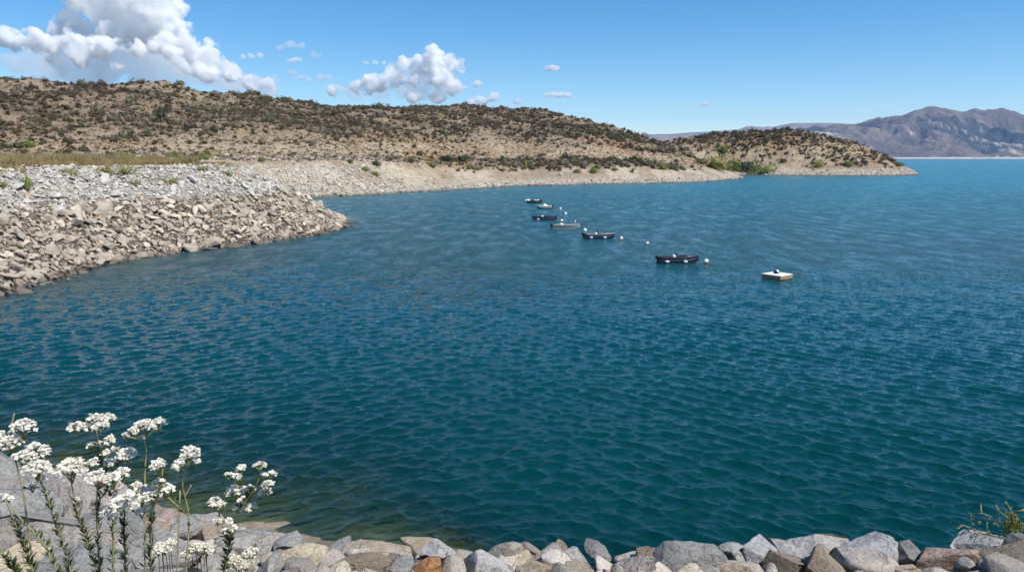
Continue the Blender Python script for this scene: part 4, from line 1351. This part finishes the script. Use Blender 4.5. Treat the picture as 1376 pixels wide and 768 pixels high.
# ------------------------------------------------------------------ flowers
def petal_mat():
    m, nt, out = new_mat('white_petals')
    pos = position(nt); f = noise_node(nt, pos, 220, 3)
    c = ramp(nt, f, [(.3, (.70, .65, .52)), (.5, (.87, .83, .74)), (.7, (.94, .92, .86))])
    p = bsdf(nt, out, c, .7, None, .2)
    t = nt.nodes.new('ShaderNodeBsdfTranslucent'); nt.links.new(c, t.inputs['Color'])
    mx = nt.nodes.new('ShaderNodeMixShader'); mx.inputs[0].default_value = .25
    nt.links.new(p.outputs[0], mx.inputs[1]); nt.links.new(t.outputs[0], mx.inputs[2]); nt.links.new(mx.outputs[0], out.inputs['Surface'])
    return m


M_petal = petal_mat()
M_cream = simple('cream_petals', (.72, .68, .55), .8, .2, 60)
M_green = leaf_mat('flower_leaves', (.075, .098, .032), .25, .4, 30)
M_sg = simple('green_stem', (.20, .215, .085), .8, .3, 40)
M_sd = simple('dry_stem', (.27, .24, .11), .85, .3, 40)
M_sb = simple('dark_stem', (.07, .05, .03), .85, .3, 40)
M_seed = simple('dry_seed_heads', (.36, .25, .09), .85, .35, 60)
M_dead = simple('dead_flower_head', (.05, .03, .02), .9, .3, 60)


def floret(seed):
    r = np.random.default_rng(seed)
    V, F, off = [], [], 0
    for rowk, (n, tilt, ln) in enumerate(((6, .25, 1.15), (5, .9, .85))):
        for k in range(n):
            a = 2 * math.pi * (k + .5 * rowk) / n + r.normal(0, .15)
            d = np.array([math.cos(a), math.sin(a), tilt + r.normal(0, .15)]); d /= np.linalg.norm(d)
            sd_ = np.array([-math.sin(a), math.cos(a), 0]); l = ln * r.uniform(.8, 1.2); w = .36 * l
            up = np.array([0, 0, .12])
            V += [d * .08, d * l * .55 + sd_ * w + up, d * l, d * l * .55 - sd_ * w + up]
            F += [[off, off + 1, off + 2], [off, off + 2, off + 3]]; off += 4
    return np.array(V), np.array(F)


FLO = [floret(s) for s in range(5)]


def flower_head(c, r, seed, mat, parent, name='flower_head', flat=.55):
    q = np.random.default_rng(seed)
    n = max(14, int((r / .0050) ** 2 * 1.9)); n = min(n, 300)
    Vs, Fs, off = [], [], 0
    clum = q.normal(0, .42, (max(2, n // 9), 2)) * r
    for k in range(n):
        cc = clum[q.integers(0, len(clum))] + q.normal(0, .27, 2) * r
        d = np.hypot(*cc)
        if d > r: cc = cc / d * r * q.uniform(.7, 1)
        z = flat * r * (1 - (np.hypot(*cc) / r) ** 2) * .9 + q.normal(0, .12) * r
        V, F = FLO[q.integers(0, 5)]
        s = q.uniform(.0036, .0062)
        Rm = np.array(Euler((q.normal(0, .45) - cc[1] / r * .5, q.normal(0, .45) + cc[0] / r * .5, q.uniform(0, 6))).to_matrix())
        Vs.append(V @ Rm.T * s * 1.25 + np.array([cc[0], cc[1], z])); Fs.append(F + off); off += len(V)
    V = np.concatenate(Vs)
    o = obj(name, mesh_np(name, V, np.concatenate(Fs), mat, smooth=False), parent)
    o.location = c
    # small pedicels under the head
    mb = MB()
    for k in range(min(6, max(3, n // 6))):
        a_ = k * 2.4 + seed; rad = .65 * r
        mb.tube([(0, 0, -r * .9), (rad * .4 * math.cos(a_), rad * .4 * math.sin(a_), -r * .3), (rad * math.cos(a_), rad * math.sin(a_), r * .12)], [.0022, .0018, .0014], 5)
    mb.build('pedicel', M_sg, o)
    return o


def zc(x, y):  # coordinates read in an enlarged view of the lower left of the photograph
    return x / 3.367, 540 + y / 3.367


PLANTS = [  # depth, stems (polylines of enlarged coordinates), heads (x, y, width), leafy from fraction, label
    (2.35, [[(40, 150), (110, 420)], [(65, 50), (40, 150)]], [(105, 115, 110), (50, 180, 110), (5, 140, 40), (-30, 165, 80)], 0, 'flower stalk at the left picture edge with a bare dry tip above its white heads'),
    (2.2, [[(175, 330), (215, 440), (270, 600), (330, 790)], [(200, 250), (175, 330)], [(120, 270), (175, 330)]], [(145, 200, 60), (200, 222, 72), (110, 255, 105), (165, 300, 115), (185, 345, 40), (145, 380, 52)], 1, 'leaning leafy flower stalk with a dense white spray left of the middle'),
    (2.3, [[(318, 340), (345, 480), (390, 620), (450, 790)], [(400, 290), (318, 345)]], [(320, 300, 140), (410, 270, 62), (350, 440, 34)], 1, 'flower stalk with one flat wide white head leaning left of the tall stalk'),
    (2.45, [[(437, 130), (450, 230), (470, 330), (510, 440), (512, 790)], [(430, 190), (450, 235)], [(575, 240), (525, 300), (495, 400)], [(500, 280), (472, 330)]], [(350, 110, 72), (430, 88, 95), (485, 72, 70), (400, 112, 60), (455, 108, 60), (415, 195, 55), (465, 185, 42), (500, 165, 52), (525, 208, 40), (575, 235, 88), (480, 232, 48), (495, 272, 62)], 1, 'tallest flower stalk with stacked white heads in the middle of the group'),
    (2.15, [[(440, 380), (437, 500), (450, 790)], [(550, 330), (450, 440)]], [(440, 345, 105), (550, 320, 72), (508, 350, 85), (525, 385, 42)], 1, 'flower stalk with a dark dead head among its white flowers'),
    (2.4, [[(650, 165), (664, 215), (655, 300), (655, 790)], [(575, 155), (650, 172)], [(710, 110), (650, 172)]], [(570, 150, 42), (608, 132, 60), (650, 103, 78), (712, 98, 80), (650, 155, 30)], 2, 'slender bare flower stalk with a wide flat white crown right of the tallest'),
    (2.25, [[(690, 460), (685, 560), (680, 790)], [(735, 300), (735, 360), (695, 450)], [(760, 430), (850, 510)]], [(620, 380, 72), (690, 415, 120), (745, 395, 90), (720, 365, 60), (640, 435, 80), (720, 282, 75), (640, 495, 55), (680, 480, 60)], 1, 'leafy flower stalk with the biggest white head cushion near the centre'),
    (2.1, [[(565, 490), (560, 600), (570, 790)], [(540, 520), (565, 560)]], [(545, 460, 110), (600, 465, 60), (490, 500, 62), (520, 525, 42), (575, 415, 60)], 1, 'dark stemmed flower stalk with low white heads in the front'),
    (2.35, [[(842, 295), (822, 370), (860, 520), (850, 640), (840, 790)], [(815, 400), (800, 790)], [(865, 375), (835, 430)], [(800, 295), (840, 310)]], [(860, 228, 90), (800, 285, 62), (845, 258, 72), (885, 268, 44)], 2, 'dry yellow flower stalk with one compact white head standing over the water'),
    (2.5, [[(1080, 490), (1060, 570), (1035, 660), (1010, 790)], [(985, 480), (1035, 660)], [(1180, 330), (1140, 410), (1080, 490)], [(1085, 350), (1080, 400)], [(1170, 395), (1090, 470)]], [(1035, 330, 46), (1080, 335, 42), (1090, 297, 52), (1175, 285, 56), (1190, 328, 36), (1228, 325, 46), (1210, 372, 62), (1205, 405, 60), (1060, 405, 78), (1120, 395, 60), (1100, 440, 44), (1075, 475, 52), (1140, 470, 62), (970, 450, 62), (1005, 462, 52), (1045, 530, 40), (985, 535, 40), (1040, 575, 70)], 1, 'loosely branched plant with round white flower balls apart on the right'),
    (2.05, [[(28, 450), (75, 560), (120, 680), (165, 800)], [(60, 490), (200, 640), (270, 790)]], [(15, 425, 40), (38, 432, 34)], 1, 'leaning leafy stalk with two small white buds at the left picture edge'),
    (2.0, [[(-5, 660), (45, 720), (90, 800)]], [], 1, 'short yellowish green stalk in the bottom left corner'),
]
for k, (yd, stems, heads, leafy, lab) in enumerate(PLANTS):
    q = np.random.default_rng(600 + k)
    b = at_y(*zc(*stems[0][-1]), yd)
    gz = float(near_h(np.array([b[0]]), np.array([yd]))[0])
    base = np.array([b[0], yd, gz])
    root = empty('flower_plant', base); tag(root, lab, 'flower', 'white flowers of the near bank')
    lv = MB()
    for si, st in enumerate(stems):
        P = [at_y(*zc(*p), yd + (.02 * math.sin(si * 2 + j))) - base for j, p in enumerate(st)]
        if si == 0: P.append(np.array([0, 0, -.05]))
        P = np.array(P)
        tt = np.linspace(0, len(P) - 1, len(P) * 6); Pi = np.stack([np.interp(tt, np.arange(len(P)), P[:, c_]) for c_ in range(3)], 1)
        ker = np.array([.25, .5, .25])
        for _ in range(3):
            Pi[1:-1] = .25 * Pi[:-2] + .5 * Pi[1:-1] + .25 * Pi[2:]
        rad = np.linspace(.0018, .0034, len(Pi)) if si == 0 else np.full(len(Pi), .0024)
        sm = MB(); sm.tube(Pi, rad, 6)
        mat = M_sd if (leafy == 2 or (leafy == 0)) else (M_sb if k == 7 else M_sg)
        sm.build('stem', mat, root)
        if leafy == 1 or (leafy == 2 and si == 0):
            nl = int(np.linalg.norm(np.diff(Pi, axis=0), axis=1).sum() / (.0030 if leafy == 1 else .03))
            for j in range(nl):
                f = q.uniform(.12, 1) ** .8 * (len(Pi) - 1); i0 = min(int(f), len(Pi) - 2); c_ = Pi[i0] + (Pi[i0 + 1] - Pi[i0]) * (f - i0)
                a_ = q.uniform(0, 6.28); ln = q.uniform(.016, .034) * (.7 + .5 * f / len(Pi)); up = q.uniform(.4, 1.2)
                d = np.array([math.cos(a_), math.sin(a_), up]); d /= np.linalg.norm(d)
                s_ = np.cross(d, [0, 0, 1]); s_ /= np.linalg.norm(s_) + 1e-9
                w_ = ln * .12
                lv.add([c_, c_ + d * ln * .5 + s_ * w_, c_ + d * ln, c_ + d * ln * .5 - s_ * w_], [(0, 1, 2, 3)])
    if lv.n: lv.build('leaves', M_green, root, False)
    for j, (x_, y_, w_) in enumerate(heads):
        dy = q.uniform(-.05, .05)
        P = at_y(*zc(x_, y_ + 6), yd + dy)
        r_ = w_ / 2 / 3.367 / FPX * (yd + dy) * 1.13
        flower_head(P - base, r_, 3000 + k * 40 + j, M_petal, root)
    if k == 4:
        P = at_y(*zc(455, 372), yd - .06); mb = MB(); mb.ball(P - base, .011, 2, .3, 3); mb.build('dead_head', M_dead, root)

# low cream cushions between the stalks, at the bottom of the picture
for k, (x_, y_, w_, lab) in enumerate(((1085, 715, 150, 'cream flower cushion at the foot of the loosely branched plant'), (900, 670, 110, 'cream flower cushion between the dry yellow stalk and the branched plant'), (745, 665, 100, 'pale cream cushion left of the dry yellow stalk'))):
    yd = 3.9
    P = at_y(*zc(x_, y_), yd); r_ = w_ / 2 / 3.367 / FPX * yd
    gz = float(near_h(np.array([P[0]]), np.array([yd]))[0])
    root = empty('flower_cushion', (P[0], yd, gz)); tag(root, lab, 'flower', 'cream flower cushions')
    for j in range(5):
        q = np.random.default_rng(80 + k * 9 + j)
        flower_head((q.normal(0, .4) * r_, q.normal(0, .3) * r_, P[2] - gz + q.normal(0, .25) * r_), r_ * .62, 5000 + k * 9 + j, M_cream, root)
    mb = MB()
    for j in range(7):
        a_ = j * 2.4; mb.tube([(.02 * math.cos(a_), .02 * math.sin(a_), -.03), (.04 * math.cos(a_), .04 * math.sin(a_), (P[2] - gz) * .5), (r_ * .6 * math.cos(a_), r_ * .5 * math.sin(a_), P[2] - gz - .01)], .0022, 5)
    mb.build('stem', M_sb, root)

# dry weed at the right
def zr(x, y): return 1270 + x / 7.113, 660 + y / 7.113
yd = 5.15
b = at_y(*zr(640, 440), yd); base = np.array([b[0], yd + .05, b[2] - .12])
weed = empty('dry_weed', base); tag(weed, 'branching dry weed with yellow seed heads and green leaves over the right rocks', 'weed')
WST = [[(640, 460), (640, 330), (600, 250), (500, 170), (485, 130)], [(640, 440), (660, 300), (640, 200), (590, 110)], [(640, 330), (560, 330), (470, 300)], [(640, 460), (520, 430), (380, 420), (260, 350), (170, 320), (130, 345)],
       [(380, 425), (300, 400), (270, 400)], [(640, 450), (560, 400), (440, 240), (350, 205), (250, 215), (255, 310)], [(345, 205), (340, 110)], [(440, 420), (400, 370), (400, 290)], [(700, 440), (720, 300), (690, 260)], [(630, 190), (720, 185), (760, 170)], [(700, 460), (745, 330)]]
for st in WST:
    P = np.array([at_y(*zr(*p), yd + .06 * math.sin(p[0])) - base for p in st])
    if st[0][1] >= 430: P = np.vstack([[0, 0, -.05], P])
    mb = MB(); mb.tube(P, np.linspace(.0055, .003, len(P)), 6); mb.build('stem', M_sd, weed)
SEED = [(130, 345, 22), (155, 325, 14), (245, 215, 18), (255, 260, 17), (260, 310, 15), (340, 110, 20), (350, 195, 15), (435, 240, 22), (328, 295, 22), (418, 390, 22), (425, 415, 16), (480, 310, 20), (490, 135, 16), (500, 165, 15), (515, 205, 13), (580, 105, 15), (630, 155, 15), (640, 200, 16), (400, 300, 10), (285, 402, 15), (750, 175, 18), (690, 265, 20), (590, 275, 16), (600, 350, 18), (290, 40, 14)]
for j, (x_, y_, w_) in enumerate(SEED[:-1]):
    P = at_y(*zr(x_, y_), yd + .06 * math.sin(x_)) - base
    mb = MB(); r_ = w_ / 7.113 / FPX * yd * .62
    q = np.random.default_rng(j)
    for s in range(7): mb.ball(P + q.normal(0, .6, 3) * r_, r_ * .55, 1, .4, s)
    mb.build('seed_head', M_dead if j == 5 else M_seed, weed)
lv = MB(); q = np.random.default_rng(12)
for j in range(190):
    c_ = at_y(*zr(q.normal(655, 55), q.normal(330, 55)), yd + q.normal(0, .05)) - base
    d = q.normal(size=3); d /= np.linalg.norm(d); s_ = np.cross(d, q.normal(size=3)); s_ /= np.linalg.norm(s_); ln = q.uniform(.02, .045)
    lv.add([c_, c_ + d * ln * .5 + s_ * ln * .28, c_ + d * ln, c_ + d * ln * .5 - s_ * ln * .28], [(0, 1, 2, 3)])
lv.build('leaves', leaf_mat('weed_leaves', (.13, .15, .03), .3, .4, 30), weed, False)

# ------------------------------------------------------------------ clouds: closed bodies of real droplets (volume), far beyond the haze
CY = 20000.0
def cloud_mat(name, dens, col=(1, 1, 1), rag=True):
    m, nt, out = new_mat(name)
    vs = nt.nodes.new('ShaderNodeVolumeScatter'); vs.inputs['Color'].default_value = (*col, 1); vs.inputs['Density'].default_value = dens; vs.inputs['Anisotropy'].default_value = 0.0
    if rag:
        f = noise_node(nt, position(nt), 1 / 260.0, 6, .62)
        mr = nt.nodes.new('ShaderNodeMapRange'); mr.interpolation_type = 'SMOOTHSTEP'
        mr.inputs['From Min'].default_value = .40; mr.inputs['From Max'].default_value = .62; mr.inputs['To Min'].default_value = dens * .03; mr.inputs['To Max'].default_value = dens * 1.9
        nt.links.new(f, mr.inputs['Value']); nt.links.new(mr.outputs[0], vs.inputs['Density'])
        m.cycles.volume_step_rate = .35
    nt.links.new(vs.outputs[0], out.inputs['Volume'])
    return m


def cloud(name, puffs, dens, label, seed, kids=9, voxel=32.0, squash=.8, disp=45.0, cy=CY):
    q = np.random.default_rng(seed)
    mb = MB()
    px = cy / FPX
    for (u, v, r_) in puffs:
        P = at_y(u, v, cy + q.normal(0, r_ * px * .25)); rr_ = r_ * px
        mb.ball(P, (rr_, rr_, rr_ * squash), 2)
        for _ in range(kids):
            d = q.normal(size=3); d[2] = abs(d[2]) * 1.1 - .25; d /= np.linalg.norm(d)
            k = q.uniform(.26, .48)
            c2 = P + d * rr_ * np.array([.92, .92, .92 * squash])
            mb.ball(c2, rr_ * k, 2)
            if rr_ > 110:
                for _ in range(5):
                    d2 = q.normal(size=3); d2[2] = abs(d2[2]) - .2; d2 /= np.linalg.norm(d2)
                    mb.ball(c2 + d2 * rr_ * k * .9, rr_ * k * q.uniform(.3, .5), 1)
    tmp = obj('tmp_cloud', mb.mesh('tmp_cloud', dens))
    rm = tmp.modifiers.new('r', 'REMESH'); rm.mode = 'VOXEL'; rm.voxel_size = voxel
    dg = bpy.context.evaluated_depsgraph_get()
    me = bpy.data.meshes.new_from_object(tmp.evaluated_get(dg))
    bpy.data.objects.remove(tmp)
    n = len(me.vertices); co = np.zeros(n * 3, np.float32); me.vertices.foreach_get('co', co); co = co.reshape(-1, 3).astype(float)
    nm = np.zeros(n * 3, np.float32); me.vertices.foreach_get('normal', nm); nm = nm.reshape(-1, 3)
    s = 1 / (disp * 4.0)
    d = 0.0; g_ = 1.0
    for o_ in range(5):
        f_ = s * 2.1 ** o_
        d = d + g_ * (1.1 - 2.6 * np.abs(vnoise(co[:, 0] * f_ + o_ * 9, co[:, 1] * f_, co[:, 2] * f_, seed + o_))); g_ *= .62
    co = co + nm * (d * disp * .8)[:, None]
    me.vertices.foreach_set('co', co.astype(np.float32).ravel()); me.update()
    tmp = obj('tmp_cloud', me); rm = tmp.modifiers.new('r', 'REMESH'); rm.mode = 'VOXEL'; rm.voxel_size = voxel * .9
    me2 = bpy.data.meshes.new_from_object(tmp.evaluated_get(bpy.context.evaluated_depsgraph_get()))
    bpy.data.objects.remove(tmp); bpy.data.meshes.remove(me); me = me2
    me.polygons.foreach_set('use_smooth', np.ones(len(me.polygons), bool))
    me.name = name
    o = obj(name, me)
    tag(o, label, 'cloud')
    return o


cloud_hi = lambda d: cloud_mat('cloud_droplets', d)
C1T = [(165, -20, 32), (200, -16, 30), (104, -4, 20), (124, 8, 22), (150, 14, 30), (178, 14, 32), (205, 16, 28), (224, 18, 18), (238, 14, 9),
       (84, 40, 12), (97, 38, 13), (112, 40, 11), (128, 44, 11), (122, 56, 12), (150, 44, 18), (172, 46, 16), (195, 42, 22), (218, 46, 20), (238, 52, 16), (252, 60, 15), (266, 70, 14), (282, 80, 12), (296, 90, 11)]
C1M = [(2, 52, 11), (20, 56, 10), (44, 47, 7), (40, 58, 10), (58, 60, 11), (72, 62, 10), (68, 72, 9), (100, 58, 14), (130, 66, 12), (150, 62, 12), (178, 66, 10), (215, 62, 14), (190, 72, 8), (228, 72, 9), (242, 88, 10), (276, 98, 11), (312, 100, 10), (335, 110, 9), (362, 117, 7), (156, 91, 7), (105, 78, 8)]
C1V = [(60, 78, 22), (100, 82, 28), (140, 84, 30), (185, 78, 34), (225, 84, 30), (260, 92, 24), (295, 104, 20), (330, 114, 16), (365, 120, 12), (10, 84, 12), (30, 84, 10), (60, 98, 18), (200, 104, 24), (120, 104, 24)]
C2T = [(582.6, 73.6, 7.5), (588, 82, 9), (606, 86, 7), (618, 95, 5), (609, 93, 9), (565.5, 86, 7.5), (545, 91.6, 8), (552, 93, 7.5), (530, 95, 6), (537, 99, 8), (518, 109, 7), (528, 107, 6), (495.6, 115, 8), (505, 114, 7), (477, 119, 6), (463.5, 120, 6.5), (448, 124, 5), (583, 108.6, 6), (615, 118, 7.5), (617, 126, 6), (600, 116, 6), (586, 127, 6), (600, 103, 9), (575, 95, 10), (556, 129, 5), (550, 105, 8)]
C2V = [(571, 103, 15), (567, 118, 17), (533, 114, 13), (511, 125, 11), (552, 125, 15), (600, 108, 14), (590, 124, 13), (480, 128, 9)]


def mk(name, puffs, dens, label, seed, **kw):
    o = cloud(name, puffs, None, label, seed, **kw) if False else None
    return o


def cloud_obj(name, puffs, dens, label, seed, **kw):
    m = cloud_mat(name + '_droplets', dens, rag=(name == 'cumulus_cloud'))
    o = cloud(name, puffs, m, label, seed, **kw)
    o.data.materials.clear(); o.data.materials.append(m)
    return o


cloud_obj('cumulus_cloud', C1T, .0045, 'huge towering white cumulus leaving the top of the picture at the left', 1, voxel=26, disp=150)
cloud_obj('cumulus_cloud', C1M, .008, 'row of small bright cumulus heads in front of the big left cloud', 2, voxel=24, disp=110, cy=19000)
cloud_obj('cloud_veil', C1V, .0010, 'pale blue grey veil under the big left cumulus', 3, voxel=80, disp=150, kids=5, cy=21500)
cloud_obj('cumulus_cloud', C2T, .0075, 'bright cauliflower cumulus rising over the middle of the hill', 4, voxel=17, disp=110)
cloud_obj('cloud_veil', C2V, .0013, 'soft grey base of the middle cumulus', 5, voxel=60, disp=90, kids=5, cy=20800)
SMALL = [([(735, 92, 3.2), (741, 90.5, 4.2), (747, 92, 3.4)], .006, 'small lone white puff high above the right end of the hill'),
         ([(733, 128.5, 3), (742, 127.5, 4), (752, 128, 4.3), (762, 128, 4), (767, 128.5, 2.5)], .006, 'longer white puff low above the right end of the hill'),
         ([(907, 145, 1.8), (920, 143, 2.3), (926, 142.5, 2.4)], .004, 'thin left wisp above the far ridge'),
         ([(938, 142, 2.2), (945, 140.5, 3), (951, 140, 2.2)], .005, 'thin right wisp above the far ridge'),
         ([(327, 77, 3), (338, 76, 4), (350, 75, 3.6)], .004, 'small white puff right of the big cloud, upper one'),
         ([(388, 83, 2.6), (396, 80.5, 4), (402, 80, 3)], .004, 'small white puff between the two big clouds'),
         ([(492, 84.6, 2.6), (504, 84.8, 3), (517, 85, 2.8)], .0035, 'thin flat cloud strip above the middle cumulus'),
         ([(545, 81.5, 2.6), (553, 81, 3.4), (560, 81.5, 2.4)], .0035, 'short flat cloud strip left of the middle cumulus top'),
         ([(640, 112, 4), (637, 114, 3), (644, 113, 2.6)], .005, 'tiny white puff right of the middle cumulus'),
         ([(665, 128, 4.5), (662, 133, 5.5), (650, 136, 5), (643, 135, 5), (632, 138, 5), (634, 131, 3)], .005, 'low white puffs sitting on the hill line right of the middle cumulus'),
         ([(403, 104, 4), (415, 107, 4.5), (430, 105, 5), (442, 104, 4), (392, 98, 5)], .002, 'faint flat cloud between the two big clouds'),
         ([(695, 137, 4), (700, 136, 3)], .004, 'tiny faint puff touching the hill line'),
         ([(376, 64, 5), (390, 60, 6), (405, 62, 5), (422, 73, 4), (428, 75, 4)], .0012, 'faint veil patch high between the two big clouds')]
for k, (p, d, lab) in enumerate(SMALL):
    cloud_obj('small_cloud', [(a_, b_, c_ * 1.12) for a_, b_, c_ in p], d * 1.9, lab, 20 + k, voxel=24, disp=28, kids=6, squash=.62)

# ------------------------------------------------------------------ haze
def haze():
    mb = MB(); mb.box((3500, 5200, 290), (13000, 11200, 590)) # z -5 .. 585
    m, nt, out = new_mat('haze_air')
    pv = nt.nodes.new('ShaderNodeVolumePrincipled')
    pv.inputs['Color'].default_value = (.34, .60, 1.0, 1); pv.inputs['Density'].default_value = HAZE; pv.inputs['Anisotropy'].default_value = .2
    pv.inputs['Density Attribute'].default_value = ''
    nt.links.new(pv.outputs[0], out.inputs['Volume'])
    o = mb.build('haze', m, None, False); o.location.z = -1.5
    tag(o, kind='stuff')


HAZE = 3.8e-5
haze()

# ------------------------------------------------------------------ light, sky, camera, render settings
SUN_EL, SUN_AZ = 55.0, 125.0   # azimuth clockwise from the viewing direction (+Y)
w = bpy.data.worlds.new('World'); scene.world = w; w.use_nodes = True
nt = w.node_tree; bg = nt.nodes['Background']
sky = nt.nodes.new('ShaderNodeTexSky'); sky.sky_type = 'NISHITA'; sky.sun_disc = False
sky.sun_elevation = R(SUN_EL); sky.sun_rotation = R(SUN_AZ); sky.altitude = 0; sky.air_density = .8; sky.dust_density = .0; sky.ozone_density = 2.5
hsv = nt.nodes.new('ShaderNodeHueSaturation'); hsv.inputs['Saturation'].default_value = 1.34; hsv.inputs['Hue'].default_value = .497
nt.links.new(sky.outputs[0], hsv.inputs['Color']); nt.links.new(hsv.outputs[0], bg.inputs['Color']); bg.inputs['Strength'].default_value = .115

ld = bpy.data.lights.new('sun', 'SUN'); ld.energy = 4.8; ld.angle = R(.53); ld.color = (1.0, .955, .89)
so = link(bpy.data.objects.new('sun', ld))
sd = Vector((math.sin(R(SUN_AZ)) * math.cos(R(SUN_EL)), math.cos(R(SUN_AZ)) * math.cos(R(SUN_EL)), math.sin(R(SUN_EL))))
so.rotation_euler = sd.to_track_quat('Z', 'Y').to_euler(); so.location = (20, -20, 60)

cd = bpy.data.cameras.new('camera'); cam = link(bpy.data.objects.new('camera', cd))
cd.sensor_width = 36; cd.lens = 36 * FPX / 1376; cd.clip_start = .05; cd.clip_end = 80000
cam.location = (0, 0, CAMZ); cam.rotation_euler = (math.pi / 2 - PITCH, 0, 0)
scene.camera = cam

scene.view_settings.view_transform = 'Standard'; scene.view_settings.look = 'None'; scene.view_settings.exposure = .32; scene.view_settings.gamma = 1
cy = scene.cycles
cy.use_denoising = True; cy.max_bounces = 80; cy.diffuse_bounces = 3; cy.glossy_bounces = 3; cy.transmission_bounces = 4; cy.transparent_max_bounces = 12; cy.volume_bounces = 72
cy.use_adaptive_sampling = True; cy.adaptive_threshold = .02
cy.sample_clamp_indirect = 6; cy.sample_clamp_direct = 3
